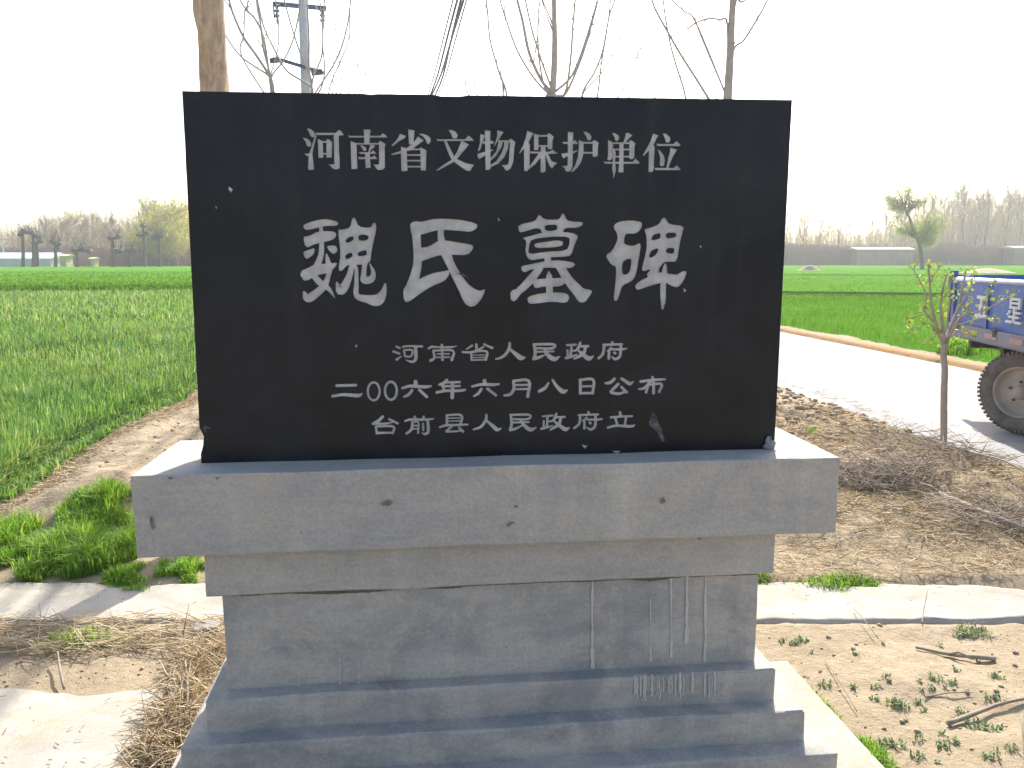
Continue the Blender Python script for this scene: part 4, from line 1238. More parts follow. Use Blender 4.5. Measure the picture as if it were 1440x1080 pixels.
# loose crumbs lying on path and apron
def crumbs_flat(name, n, fx, fy, z, label, ok):
    x = rng.uniform(*fx, n); y = rng.uniform(*fy, n); k = ok(x, y); x, y = x[k], y[k]; n = len(x)
    L = rng.uniform(.004, .016, n); az = rng.uniform(0, 2*np.pi, n)
    c = np.column_stack([x, y, np.full(n, z)]); d = np.stack([np.cos(az), np.sin(az), np.zeros(n)], 1) * L[:, None]
    V, F = segs(c - d, c + d, rng.uniform(.001, .003, n), .001, 3)
    tag(np_mesh(name, V, F, M_straw, tint=np.repeat(rng.uniform(0, .8, n), 6)), label, 'litter', kind='stuff')
crumbs_flat('loose_litter', 160, (-2.4, 2.8), (2.9, 3.9), .022, 'loose straw bits lying on the cement path', lambda x, y: np.abs(y - STRIP(x)) < .2)
crumbs_flat('loose_litter', 50, (-1.6, -.72), (2.2, 2.85), .027, 'loose bits lying on the lower left cement apron', lambda x, y: x < -.72 - (2.7 - y) * .1)

# sticks, each its own thing
def stick(pxs, r0, r1, label, z=.02, name='stick', mat=M_twig, cat='stick', forks=()):
    pts = []
    for i, q in enumerate(pxs):
        gp_ = on_ground(q[0], q[1]); h = float(ground_h(np.array([gp_.x]), np.array([gp_.y]))[0])
        pts.append(Vector((gp_.x, gp_.y, h + (q[2] if len(q) > 2 else z))))
    base = pts[0].copy()
    P_ = smooth_path([p - base for p in pts], 4)
    g = Geo(); g.tube(P_, [r0 + (r1 - r0) * i / (len(P_)-1) for i in range(len(P_))], 7, True, .12)
    for a, b in forks:
        qa = P_[int(a * (len(P_) - 1))]; g.tube([qa, qa + Vector(b) * .5 + Vector((0, 0, .01)), qa + Vector(b)], [r1 * .8, r1 * .6, r1 * .3], 5)
    o = g.obj(name, mat, None, True); o.location = base; tag(o, label, cat); return o
M_pole = simple('peeled_pole', (.30, .25, .19), (.20, .165, .12), 14, .85, .5, .004, obj=True)
stick([(1318, 716, .07), (1462, 779, .07)], .017, .024, 'pale thick fallen pole lying over the twigs at the right', mat=M_pole, name='fallen_pole', cat='pole', forks=((.05, (-.08, .05, .05)),))
stick([(1333, 1021, .012), (1370, 1008, .02), (1405, 998, .02), (1450, 991, .015)], .009, .005, 'curved brown stick on the bare soil near the right edge', mat=M_pole)
stick([(1287, 915, .010), (1335, 922, .012), (1400, 928, .010)], .005, .009, 'straight dark stick lying among weeds in the bare soil', forks=((.5, (.03, -.05, .02)),))
stick([(1300, 985, .008), (1335, 980, .01), (1368, 979, .008)], .003, .002, 'thin brown twig above the curved stick')
stick([(1440, 1080, .02), (1434, 1045, .05), (1437, 1010, .02)], .003, .002, 'short upright-leaning pale twig in the lower right corner', mat=M_pole)
stick([(1278, 700, .10), (1290, 690, .10), (1302, 676, .11)], .006, .004, 'short bleached twig sticking out of the brushwood', mat=M_pole)
stick([(1352, 660, .08), (1375, 680, .10), (1410, 695, .1), (1445, 708, .08)], .008, .004, 'dark bent branch leaning over the pale cement edge', forks=((.4, (.15, .1, .1)), (.7, (.1, -.12, .08))))
stick([(1265, 617, .05), (1322, 614, .09)], .004, .003, 'pale cane touching the foot of the sapling', mat=M_pole)
stick([(1160, 930, .01), (1180, 965, .02), (1205, 1005, .01)], .0022, .0015, 'thin straw stalk slanting across the bare soil', mat=M_pole)
stick([(1200, 862, .05), (1215, 885, .03), (1235, 905, .02)], .002, .0015, 'thin dry stem leaning from the path edge', mat=M_pole)
stick([(1296, 882, .01), (1298, 868, .05), (1303, 855, .12)], .0025, .0012, 'upright dry stem at the edge of the right path', mat=M_pole)
stick([(82, 928, .04), (85, 950, .03), (90, 968, .02)], .004, .005, 'short pale stick at the edge of the left apron', mat=M_pole)
stick([(262, 1030, .03), (265, 990, .05), (262, 950, .06)], .005, .003, 'pale stalk lying along the gap beside the pedestal', mat=M_pole)
stick([(258, 905, .05), (268, 885, .12)], .003, .002, 'bent straw propped against the brick end', mat=M_pole)
stick([(50, 935, .03), (60, 905, .12), (58, 885, .14)], .002, .0012, 'dry stem poking up from the left straw', mat=M_pole)

# ------------------------------------------------------------------ trees
M_bark = simple('brown_bark', (.34, .235, .16), (.22, .165, .125), 5, .95, 1.0, .02, 40)
def bark_mat():
    m, nt, b, out = new_mat('rough_bark')
    pos = nd(nt, 'ShaderNodeNewGeometry').outputs['Position']
    f = noise_n(nt, pos, 26, 6, .7, (1, 1, .3), .5)
    col = mix(nt, ramp(nt, f, [(0.35, 0.0), (0.6, 1.0)]), (.34, .25, .17), (.64, .49, .33))
    w = ramp(nt, noise_n(nt, pos, 4, 3, .6), [(0.5, 0.0), (0.62, 1.0)])
    col = mix(nt, mix(nt, 1.0, w, (.6, .6, .6), 'MULTIPLY'), col, (.55, .34, .16))
    nt.links.new(col, b.inputs['Base Color']); b.inputs['Roughness'].default_value = .95
    bump(nt, b, f, 1.0, .02)
    return m
M_bark1 = bark_mat()
M_bark_g = simple('grey_bark', (.48, .43, .37), (.36, .32, .27), 12, .9, .5, .006)
M_twig_g = simple('grey_twigs', (.24, .21, .18), (.18, .155, .135), 20, .9, .2, .003)

def local(pts, base): return [Vector(p) - base for p in pts]

def rod(g, pts, r0, r1, base, sides=6, n=4, jit=0.0):
    P_ = smooth_path(local(pts, base), n)
    g.tube(P_, [r0 + (r1 - r0) * (i / (len(P_)-1)) for i in range(len(P_))], sides, True, jit)
    return P_

def twiglets(g, P_, n, L, r, up=.6):
    for _ in range(n):
        i = random.randrange(len(P_)//3, len(P_)-1)
        t = (P_[i+1] - P_[i]).normalized()
        side = t.cross(Vector((random.uniform(-1,1), random.uniform(-1,1), random.uniform(-.3,.3)))).normalized()
        d = (t * .8 + side * .5 + Vector((0, 0, up * .4))).normalized() * L * random.uniform(.5, 1.2)
        g.tube([P_[i], P_[i] + d * .5, P_[i] + d + Vector((0, 0, .1 * L))], [r, r * .7, r * .35], 3, False)

# tree A: thick brown trunk behind the tablet
tx, ty = -1.064, 4.655
tA = empty('roadside_tree', (tx, ty, 0), 'thick brown tree trunk rising behind the upper left corner of the tablet', 'tree')
g = Geo()
H_ = 5.6; V = []; F = []; nr, ns = 130, 28
for i in range(nr + 1):
    z = H_ * i / nr
    p = at_d(297.5 - (z - 1.5) * 0, 60, 1)  # bearing only
    for k in range(ns):
        an = 2*math.pi*k/ns
        r = (.118 if z < .3 else .098 - .010 * z)
        r = max(r, .045) + .03 * max(0, .3 - z)
        q = Vector((math.cos(an), math.sin(an), z * .35))
        r *= 1 + .10 * noise.noise(q * 2.2) + .08 * noise.noise(Vector((q.x * 7, q.y * 7, z * 2.4))) + .05 * noise.noise(Vector((q.x * 16, q.y * 16, z * 14)))
        if 2.72 < z < 2.95 and q.x < -.2: r *= 1 + .22 * math.sin((z - 2.72) / .23 * math.pi)
        wob = .02 * noise.noise(Vector((0, 0, z * .9)))
        V.append(Vector((math.cos(an) * r + wob, math.sin(an) * r, z - .05)))
for i in range(nr):
    for k in range(ns): F.append((i*ns+k, i*ns+(k+1) % ns, (i+1)*ns+(k+1) % ns, (i+1)*ns+k))
F.append(tuple(nr*ns+k for k in range(ns)))
g.add(V, F); g.obj('trunk', M_bark1, tA, True)
for (z0, dx, dy, dz, r) in ((3.55, -.9, .6, 1.7, .03), (4.1, 1.0, -.3, 1.6, .03), (4.6, -.3, -1.1, 1.6, .03), (5.0, .4, 1.0, 1.6, .03), (5.4, 0, 0, 1.9, .045)):
    g = Geo(); a = Vector((0, 0, z0)); b = a + Vector((dx, dy, dz))
    P_ = smooth_path([a, a.lerp(b, .4) + Vector((0, 0, -.12)), b], 5)
    g.tube(P_, [r * (1 - .75 * i / (len(P_)-1)) for i in range(len(P_))], 6)
    twiglets(g, P_, 9, .8, .008)
    g.obj('branch', M_bark_g, tA, True)
# thin pale shoot in front of the trunk
g = Geo(); base = Vector((tx, ty, 0))
rod(g, [at_d(301, 64, 4.62), at_d(297, 35, 4.5), at_d(287, 0, 4.45), at_d(278, -40, 4.45)], .008, .005, base, 5)
g.obj('shoot', simple('pale_shoot', (.42, .33, .14), (.32, .25, .12), 10, .7), tA, True)

def pixel_tree(name, label, head_px, d, trunk_r, shoots, group=None, trunk_path=None, mat=M_bark_g, zs=1.0, origin=(0, 0, 1), base_px=None):
    """bare tree built at distance d; shoots = list of (width_px, [points]) traced in its own vertical sheet, then spread in depth"""
    ox, oy, sc = origin
    cv = lambda q: (ox + q[0] / sc, oy + q[1] / sc)
    hp = at_d(*head_px, d)
    base = Vector((hp.x, hp.y, 0))
    t = empty(name, base, label, 'tree', group)
    g = Geo()
    tp = [Vector((base.x, base.y, -.05)), Vector((base.x + .04, base.y, hp.z * .5)), hp]
    rod(g, tp, trunk_r * 1.25, trunk_r * .9, base, 10, 5, .06)
    g.obj('trunk', mat, t, True)
    for wpx, pts in shoots:
        pts = [cv(q) for q in pts]
        n = len(pts); dd = random.uniform(-.09, .09) * d * .6
        W = [at_d(q[0], q[1], d + dd * i / max(1, n-1)) for i, q in enumerate(pts)]
        # carry the shoot on past the frame edge
        if pts[-1][1] < 6:
            dv = (W[-1] - W[-2]).normalized(); L = .10 * d * random.uniform(.6, 1.2)
            W.append(W[-1] + dv * L + Vector((0, 0, .1 * L)))
        if (W[0] - hp).length > .02 and (W[0] - hp).length < .25 * d: W = [hp] + W
        r = wpx * d / F_PX / 2 * 1.45
        g = Geo(); P_ = rod(g, W, r, r * .6, base, 6, 5)
        twiglets(g, P_, 3, .05 * d, r * .45)
        g.obj('branch', mat, t, True)
    return t
z8 = (240, 0, 3.6)
pixel_tree('bare_tree', 'thin bare forked tree between the thick trunk and the utility pole', (384, 150), 12, .05, [
  (3.2, [(520,465),(505,395),(440,290),(370,190),(320,80),(295,0)]), (2.4, [(500,370),(470,250),(455,120),(435,0)]), (2, [(505,400),(430,340),(360,290),(300,215),(265,150)]),
  (1.6, [(360,285),(370,180),(375,60),(390,20)]), (2.4, [(495,350),(470,190),(430,100),(385,50),(350,0)]), (1.8, [(510,395),(570,310),(620,200),(650,60),(655,0)]), (1.4, [(505,395),(540,260),(545,120),(530,0)])], None, origin=z8)
pixel_tree('bare_tree', 'bare many-stemmed tree right in front of the utility pole', (438, 140), 14, .06, [
  (2.2, [(715,445),(650,400),(580,350),(520,240),(470,130),(440,0)]), (2.4, [(715,445),(700,340),(700,200),(690,0)]), (2, [(710,400),(660,280),(620,160),(580,20)]), (1.8, [(720,400),(765,280),(768,120),(755,0)]),
  (1.6, [(760,450),(780,350),(770,220),(778,0)]), (2.0, [(745,450),(840,300),(890,150),(912,0)]), (1.2, [(715,430),(730,330),(745,200),(730,150)])], None, origin=z8)
pixel_tree('bare_tree', 'faint bare whip-stemmed shrub right of the utility pole', (470, 170), 18, .05, [
  (1.4, [(800,470),(850,330),(900,200),(910,0)]), (1.1, [(840,470),(900,300),(905,100)]), (1.0, [(860,470),(920,380),(915,180)]), (1.0, [(900,470),(945,330),(948,150)]),
  (1.0, [(820,470),(825,300),(835,100),(830,0)]), (.9, [(960,470),(985,370),(975,290)]), (.9, [(930,470),(945,400),(950,250)])], None, origin=z8)
z1 = (600, 0, 2.667)
pixel_tree('bare_tree', 'pollard with a straight middle stem fanning shoots above the centre of the tablet', (775, 133), 12, .09, [
  (5.0, [(470,355),(475,260),(478,150),(476,0)]), (2.0, [(480,345),(488,200),(483,0)]), (3.6, [(468,345),(430,300),(385,200),(360,80),(340,0)]), (2.2, [(465,325),(435,240),(400,130),(370,0)]),
  (2.2, [(460,355),(400,290),(340,190),(300,80),(275,0)]), (2.2, [(440,320),(420,200),(418,60),(425,0)]), (2.8, [(480,345),(540,290),(580,200),(615,90),(640,0)]), (2.6, [(515,358),(560,270),(600,160),(638,20)]), (2.4, [(518,350),(540,220),(548,100),(557,0)])],
  None, origin=z1)
pixel_tree('bare_tree', 'slender bare shoots rising right of the pollard stem', (828, 175), 15, .06, [
  (2.0, [(582,360),(630,270),(660,190),(685,60),(705,0)]), (1.8, [(640,360),(655,240),(675,120),(690,0)]), (1.3, [(585,358),(650,280),(710,180),(740,80),(752,0)]), (1.3, [(720,362),(780,230),(820,130),(828,0)]), (1.0, [(760,362),(780,270),(800,180)]), (.9, [(865,362),(885,300),(885,250)])], None, origin=z1)
pixel_tree('bare_tree', 'small bare shrub left of the pollard stem above the tablet', (706, 175), 15, .05, [
  (2.0, [(300,357),(268,260),(238,150),(228,40),(222,0)]), (1.4, [(290,340),(265,250),(265,160),(262,60)]), (1.2, [(285,330),(275,240),(290,172)]), (1.0, [(232,357),(205,280),(200,200)]), (1.0, [(190,357),(180,270),(182,170)]),
  (1.2, [(158,357),(148,260),(142,160),(140,130)]), (.9, [(128,357),(120,280),(115,215)]), (1.0, [(270,357),(262,300),(262,240)]), (.8, [(330,357),(345,300),(350,200)])], None, origin=z1)
tB = pixel_tree('bare_tree', 'young bare tree with a straight grey trunk right of the tablet centre', (1023, 139), 9, .052, [
  (2.2, [(1128,95),(1100,75),(1060,70),(1010,85),(978,110)]), (1.8, [(1010,85),(970,45),(920,0)]), (1.4, [(1010,85),(1035,65),(1040,45)]), (2.4, [(1148,195),(1190,150),(1240,70),(1278,0)]), (2.6, [(1155,25),(1180,8),(1205,-8)]), (1.2, [(1145,200),(1170,120),(1160,70)])], None, origin=z1)
g = Geo(); b_ = tB.location
rod(g, [at_d(1023, 142, 9), at_d(1026, 90, 9), at_d(1029, 30, 9), at_d(1031, -40, 9), at_d(1030, -160, 9)], .047, .02, b_, 10, 5, .05)
g.obj('upper_trunk', M_bark_g, tB, True)
pixel_tree('bare_tree', 'bare tree sending two long whips leftwards beside the straight grey trunk', (1012, 168), 10, .05, [
  (2.6, [(1075,400),(1020,310),(950,200),(890,95),(860,40),(845,0)]), (2.0, [(990,400),(960,320),(920,190),(898,80),(887,0)]), (.9, [(1000,400),(1180,340),(1182,280),(1160,240)])], None, origin=z1)

# ------------------------------------------------------------------ utility poles and wires
M_polec = simple('pole_concrete', (.58, .57, .55), (.48, .47, .45), 3, .85, .3, .005)
M_steel = simple('blue_grey_steel', (.13, .15, .22), (.09, .10, .15), 8, .6, .2, .003, metallic=.3)
M_ins = simple('insulator', (.10, .11, .17), (.07, .08, .12), 12, .35, .0)
M_wire = simple('wire', (.09, .10, .13), (.12, .13, .16), 4, .6, 0)
def utility_pole(px, py, d, label, height, detail=True):
    p = at_d(px, py, d); base = Vector((p.x, p.y, 0))
    t = empty('utility_pole', base, label, 'utility pole')
    g = Geo(); g.tube([(0,0,-.2), (0,0,height)], [.15, .095], 16); g.obj('pole_shaft', M_polec, t, True)
    return t, base
tP, bP = utility_pole(428, 60, 20, 'grey concrete utility pole with two blue-grey crossarms', 9.0)
def arm(t, base, pa, pb, r, hook=True):
    g = Geo(); a, b = pa - base, pb - base
    ax = (b - a).normalized(); up = Vector((0, 0, 1)); sd_ = ax.cross(up).normalized()
    V = [q + sd_ * s1 * r * .8 + up * s2 * r for q in (a, b) for s1, s2 in ((-1,-1),(1,-1),(1,1),(-1,1))]
    V = [v - sd_ * .14 for v in V]
    g.add(V, [(0,1,2,3),(7,6,5,4),(0,4,5,1),(1,5,6,2),(2,6,7,3),(3,7,4,0)])
    return g.obj('crossarm', M_steel, t)
arm(tP, bP, at_d(386, 3, 20), at_d(461, 9.5, 20.6), .045)
arm(tP, bP, at_d(387, 82, 20), at_d(449, 101, 19.2), .04)
def insulator(t, base, top, L=.42, r=.07):
    g = Geo(); top = top - base
    n = 12; pts = []; rad = []
    for i in range(n + 1):
        pts.append(top - Vector((0, 0, L * i / n))); rad.append(r * (1.0 if i % 3 == 1 else .45 if i % 3 == 2 else .35) * (1.05 if i < 9 else .5))
    g.tube(pts, rad, 10); return g.obj('insulator', M_ins, t, True)
insulator(tP, bP, at_d(389, 6, 19.8)); insulator(tP, bP, at_d(453, 13, 20.4))
for q in (at_d(387, 82, 19.8), at_d(446, 99, 19.1)):
    g = Geo(); c = q - bP; g.tube([c - Vector((.12,0,.06)), c + Vector((.12, 0, -.02))], [.06, .07], 10); g.obj('insulator', M_ins, t if False else tP, True)
for a_, b_ in (((384, 8), (386, 25)), ((453, 28), (454, 34))):
    g = Geo(); g.tube(local([at_d(*a_, 19.8), at_d(*b_, 19.8)], bP), .02, 5); g.obj('hanger', M_steel, tP)
g = Geo(); g.tube([(0,0,7.62), (0,0,7.74)], [.125, .123], 16); g.obj('clamp_band', M_steel, tP)

# bundle of wires passing overhead to a second pole hidden behind the tablet
tQ, bQ = utility_pole(545, 250, 62, 'distant concrete utility pole behind the tablet where the wire bundle ends', 8.2)
g = Geo(); g.box(-.9, .9, -.05, .05, 7.8, 7.9); g.obj('crossarm', M_steel, tQ)
wires = [((652, 0), (607, 134)), ((648, 0), (612, 134)), ((643, 0), (605, 134)), ((656, 0), (616, 134)), ((637, 0), (602, 134))]
for i, (a_, b_) in enumerate(wires):
    hz = 6.6 + .12 * i
    def at_h(px, py, z):
        r = ray(px, py); return Vector((0, 0, EYE)) + r * ((z - EYE) / r.z)
    A_, B_ = at_h(*a_, hz), at_h(*b_, hz)
    endp = bQ + Vector((-.7 + .35 * i, 0, 7.85))
    dirv = (A_ - B_); st0 = A_ + dirv * 2.4
    P_ = smooth_path([st0 + Vector((0, 0, .3)), A_, B_, B_.lerp(endp, .45) + Vector((0, 0, -.25)), endp], 6)
    base = endp.copy(); g = Geo(); g.tube([p - base for p in P_], .026 if i < 3 else .018, 6, False)
    o = g.obj('overhead_wire', M_wire, None, True); o.location = base
    names_ = ['rightmost but one of the five dark wires slanting above the tablet', 'middle wire of the five dark wires slanting above the tablet', 'second from left of the five dark wires slanting above the tablet', 'rightmost of the five dark wires slanting above the tablet', 'leftmost of the five dark wires slanting above the tablet']
    tag(o, names_[i], 'wire', 'overhead wires above the tablet')

# ------------------------------------------------------------------ sapling at the road edge
D_S = 6.72
sb = on_ground(1327, 622)
hS = float(ground_h(np.array([sb.x]), np.array([sb.y]))[0])
sapl = empty('sapling', (sb.x, sb.y, 0), 'small budding sapling with bright yellow-green leaves in front of the blue trailer', 'young tree')
M_sap = simple('sapling_bark', (.46, .38, .31), (.36, .29, .24), 14, .9, .6, .005)
zz5 = lambda q: (1240 + q[0] / 3.6, 360 + q[1] / 3.6)
def sp(q, dd=0.0): return at_d(*zz5(q), D_S + dd)
g = Geo(); base = Vector((sb.x, sb.y, 0))
rod(g, [Vector((sb.x, sb.y, -.1)), sp((313, 925)), sp((315, 700)), sp((319, 580)), sp((312, 500)), sp((318, 440))], .027, .024, base, 12, 6, .07)
g.obj('trunk', M_sap, sapl, True)
sbr = [([(314,455),(285,380),(268,320),(252,250),(246,190),(241,110),(235,45)], .0155, .005, .05),
 ([(262,330),(225,292),(215,260),(226,210),(200,140),(148,52)], .008, .003, -.15), ([(248,130),(270,85),(302,40)], .006, .003, .1), ([(320,445),(306,350),(298,250),(310,160),(332,88)], .014, .005, -.1),
 ([(322,440),(352,350),(386,262),(410,160),(426,70)], .014, .005, .12), ([(388,268),(438,185),(455,120),(472,68)], .009, .003, .2), ([(335,420),(400,312),(500,280),(600,235),(672,188)], .010, .003, -.2),
 ([(372,350),(440,335),(520,312),(600,322)], .005, .002, .25), ([(300,410),(245,346),(200,350),(146,372)], .006, .002, -.1), ([(250,292),(190,295),(115,322)], .005, .002, .2), ([(328,430),(400,372),(462,402)], .006, .002, .1),
 ([(500,280),(545,180),(572,118)], .004, .002, -.2), ([(305,400),(270,380),(225,440)], .005, .002, -.2), ([(345,380),(330,330),(345,240),(340,150),(345,95)], .008, .003, .0), ([(360,360),(420,300),(440,250),(455,205)], .006, .003, .15)]
leafP = []
for pts, r0, r1, dep in sbr:
    g = Geo(); n = len(pts)
    P_ = rod(g, [sp(q, dep * i / (n-1)) for i, q in enumerate(pts)], r0 * 1.15, r1 * 1.25, base, 7, 5, .08)
    g.obj('branch', M_sap, sapl, True)
    leafP.append(P_[-1]);
    for _ in range(5): leafP.append(P_[random.randrange(len(P_)//3, len(P_))])
for q in ((155,50),(168,45),(240,45),(250,50),(320,75),(335,82),(425,70),(470,85),(200,130),(215,130),(250,100),(365,140),(390,150),(430,160),(450,165),(640,180),(665,190),(590,210),(540,220),(520,240),(575,215),(150,360),(160,375),(205,350),(240,430),(225,435),(180,270),(340,180),(330,220),(400,260),(335,300),(440,330),(390,360),(450,400),(380,190),(300,200),(350,215),(310,75),(500,110)):
    leafP.append(sp(q, random.uniform(-.12, .12)) - base)
def leaves(name, pts, n_each, size, spread, mat, parent, label=None):
    pts = np.array([tuple(p) for p in pts]); P_ = np.repeat(pts, n_each, 0) + rng.normal(0, spread, (len(pts) * n_each, 3)); n = len(P_)
    a = rng.normal(0, 1, (n, 3)); a /= np.linalg.norm(a, axis=1, keepdims=True)
    b = rng.normal(0, 1, (n, 3)); b -= a * (a * b).sum(1, keepdims=True); b /= np.linalg.norm(b, axis=1, keepdims=True)
    s = size * rng.uniform(.6, 1.3, n)[:, None]
    V = np.stack([P_, P_ + a*s*.5 + b*s*.32, P_ + a*s, P_ + a*s*.5 - b*s*.32], 1).reshape(-1, 3)
    F = np.arange(n * 4).reshape(-1, 4)
    o = np_mesh(name, V, F, mat, parent, tint=np.repeat(rng.uniform(0, 1, n), 4)); return o
o = leaves('foliage', leafP, 4, .036, .017, M_bud, sapl); o['kind'] = 'stuff'

# ------------------------------------------------------------------ farm trailer on the road
def trailer():
    al = R(14)
    base = Vector((5.0, 6.43, .022))
    t = empty('farm_trailer', base, 'blue dropside farm trailer parked on the cement road with a dusty wheel', 'trailer')
    t.rotation_euler = (0, 0, -al)         # local +Y runs along the bed, away from the viewer; local +X to its right
    M_blue = simple('dusty_blue_paint', (.05, .125, .42), (.07, .145, .40), 7, .5, .25, .003, obj=True)
    M_blue2 = simple('blue_rib_paint', (.06, .11, .34), (.08, .13, .32), 9, .5, .2, .003, obj=True)
    M_rail = simple('worn_rail', (.50, .50, .60), (.30, .32, .45), 10, .5, .2, .003, obj=True)
    M_rust = simple('rusty_sill', (.20, .24, .36), (.27, .23, .21), 9, .8, .4, .004, obj=True)
    M_white = simple('trailer_white_paint', (.72, .72, .72), (.55, .55, .58), 20, .6, .1, .001, obj=True)
    M_refl = simple('faded_red_plate', (.46, .30, .27), (.36, .2, .18), 22, .6, .1, .001, obj=True)
    M_tyre = simple('dusty_tyre', (.21, .18, .155), (.11, .095, .085), 12, .9, .5, .004, obj=True)
    M_rim = simple('dusty_rim', (.46, .40, .33), (.33, .28, .22), 9, .8, .3, .004, obj=True)
    for m_ in (M_blue, M_blue2):
        nt = m_.node_tree; b_n = next(n_ for n_ in nt.nodes if n_.type == 'BSDF_PRINCIPLED'); src_ = b_n.inputs['Base Color'].links[0].from_socket
        oc = nt.nodes.new('ShaderNodeTexCoord').outputs['Object']
        f1 = ramp(nt, noise_n(nt, oc, 5, 7, .72, (1, 1, .5), .6), [(0.45, 0.0), (0.72, 1.0)]); c1_ = mix(nt, mix(nt, 1.0, f1, (.35, .35, .35), 'MULTIPLY'), src_, (.24, .22, .20))
        f2 = ramp(nt, noise_n(nt, oc, 17, 5, .75), [(0.64, 0.0), (0.70, 1.0)]); c2_ = mix(nt, f2, c1_, (.17, .09, .05))
        nt.links.new(c2_, b_n.inputs['Base Color'])
    M_cha = simple('chassis_paint', (.05, .05, .06), (.10, .08, .06), 9, .8, .3, .004, obj=True)
    y0, y1, x0, x1, zb, zt = -2.6, 1.46, -.03, 1.55, .74, 1.30
    # side panels
    for nm, xa, sgn in (('side_panel', x0, -1), ('side_panel', x1, 1)):
        g = Geo(); g.box(xa if sgn < 0 else xa - .03, xa + .03 if sgn < 0 else xa, y0, y1, zb + .12, zt - .03); p = g.obj(nm, M_blue, t)
        if sgn < 0:
            for yy in (1.18, .36, -.55, -1.5):
                g = Geo(); g.box(xa - .034, xa - .0292, yy - .035, yy + .035, zb + .06, zb + .15); g.tube([(xa - .036, yy - .04, zb + .118), (xa - .036, yy + .04, zb + .118)], .010, 8); g.obj('hinge', M_cha, p)
            g = Geo(); g.tube([(xa - .02, y1 - .05, zt - .16), (xa - .05, y1 - .07, zt - .17), (xa - .05, y1 - .07, zt - .30)], .009, 6); g.obj('latch', M_cha, p, True)
        g = Geo(); g.tube([(xa + .015 * -sgn, y0, zt - .012), (xa + .015 * -sgn, y1, zt - .012)], .024, 8)
        g.obj('top_rail', M_rail, p, True)
        for k in range(6):
            yy = y0 + .06 + k * (y1 - y0 - .12) / 5
            g = Geo(); g.box(xa - .018 if sgn < 0 else xa, xa if sgn < 0 else xa + .018, yy - .03, yy + .03, zb + .12, zt - .035); g.obj('rib', M_blue2, p)
        g = Geo(); g.box(xa - .028 if sgn < 0 else xa - .03, xa + .03 if sgn < 0 else xa + .028, y0, y1, zb, zb + .117); s_ = g.obj('sill', M_rust, t)
        if sgn < 0:
            for yy in (.92, .44, -.05, -.55, -1.1):
                g = Geo(); g.box(xa - .033, xa - .0285, yy - .12, yy + .12, zb + .035, zb + .085); g.obj('reflector_plate', M_refl, s_)
            # white painted characters, far end first
            def strokes(lst, yc, zc, w, h):
                g = Geo(); d = 0
                for (u0, v0, u1, v1) in lst:      # u to the reader's right, v down, in 0..1
                    ya, yb = yc + w/2 - u0 * w, yc + w/2 - u1 * w; za, zb_ = zc + h/2 - v0 * h, zc + h/2 - v1 * h
                    d += .0004
                    g.box(xa - .020 - d, xa - .0005, min(ya, yb), max(ya, yb), min(za, zb_), max(za, zb_))
                o = g.obj('painted_character', M_white, p); return o
            o = strokes([(.06,.0,.94,.15), (.38,.15,.54,.40), (.14,.40,.86,.54), (.32,.54,.47,.85), (.70,.54,.85,.85), (.0,.85,1.0,1.0)], .71, 1.05, .26, .20); o['label'] = 'white painted character 五'
            o = strokes([(.16,.0,.28,.42), (.72,.0,.84,.42), (.28,.0,.72,.10), (.28,.16,.72,.25), (.28,.32,.72,.42), (.44,.42,.57,.90), (.14,.50,.28,.60), (.04,.60,.16,.68), (.57,.52,.92,.61), (.16,.69,.44,.78), (.57,.69,.84,.78), (.0,.88,.44,.98), (.57,.88,1.0,.98)], .05, 1.05, .28, .22); o['label'] = 'white painted character 星'
    for nm, yy in (('headboard', y1), ('tailboard', y0)):
        g = Geo(); g.box(x0 + .035, x1 - .035, yy - .03, yy, zb + .01, zt - .02 + (.05 if nm == 'headboard' else 0)); g.obj(nm, M_blue, t)
    for xx, yy in ((x0 - .02, y1 - .0), (x1 + .02, y1), (x0 - .02, y0), (x1 + .02, y0)):
        sx = 1 if xx < .5 else -1
        g = Geo(); g.box(min(xx, xx + sx * .06), max(xx, xx + sx * .06), yy + .002, yy + .062, zb - .02, zt + .07); g.obj('corner_post', M_blue2, t)
    g = Geo(); g.box(x0 + .035, x1 - .035, y0 + .01, y1 - .035, zb - .03, zb + .005); g.obj('bed_floor', M_rust, t)
    for xx in (.42, 1.10):
        g = Geo(); g.box(xx - .04, xx + .04, y0 - .1, y1 - .05, zb - .15, zb - .032); g.obj('chassis_beam', M_cha, t)
    for yy in (-1.8, -.9, .35, 1.05):
        g = Geo(); g.box(x0 + .04, x1 - .04, yy - .03, yy + .03, zb - .10, zb - .034); g.obj('cross_member', M_cha, t)
    YR = -1.95
    ST = R(39)                                # the front axle is steered on its turntable
    hubw = at_d(1431, 549, 6.95); hubw.z = 0.36 + .022
    rot = Matrix.Rotation(al, 4, 'Z')
    hl = rot @ (hubw - base)                  # near front wheel, outer face centre, trailer space
    adir = Vector((math.cos(ST), math.sin(ST), 0))
    g = Geo(); g.tube([hl + adir * .10, hl + adir * 1.40], .04, 10); g.obj('axle', M_cha, t, True)
    piv = hl + adir * .75
    g = Geo(); g.tube([(piv.x, piv.y, .40), (piv.x, piv.y, .585)], .22, 20); g.obj('turntable', M_cha, t, True)
    g = Geo(); g.tube([(.12, YR, .36), (1.40, YR, .36)], .04, 10); g.obj('axle', M_cha, t, True)
    for xx in (.42, 1.10):
        g = Geo()
        for k in range(4): g.tube([(xx, YR - .42 + .06*k, .46 + .018*k), (xx, YR, .385 + .018*k), (xx, YR + .42 - .06*k, .46 + .018*k)], .012, 4)
        g.box(xx - .02, xx + .02, YR - .44, YR - .38, .46, .60); g.box(xx - .02, xx + .02, YR + .38, YR + .44, .46, .60)
        g.obj('leaf_spring', M_cha, t)
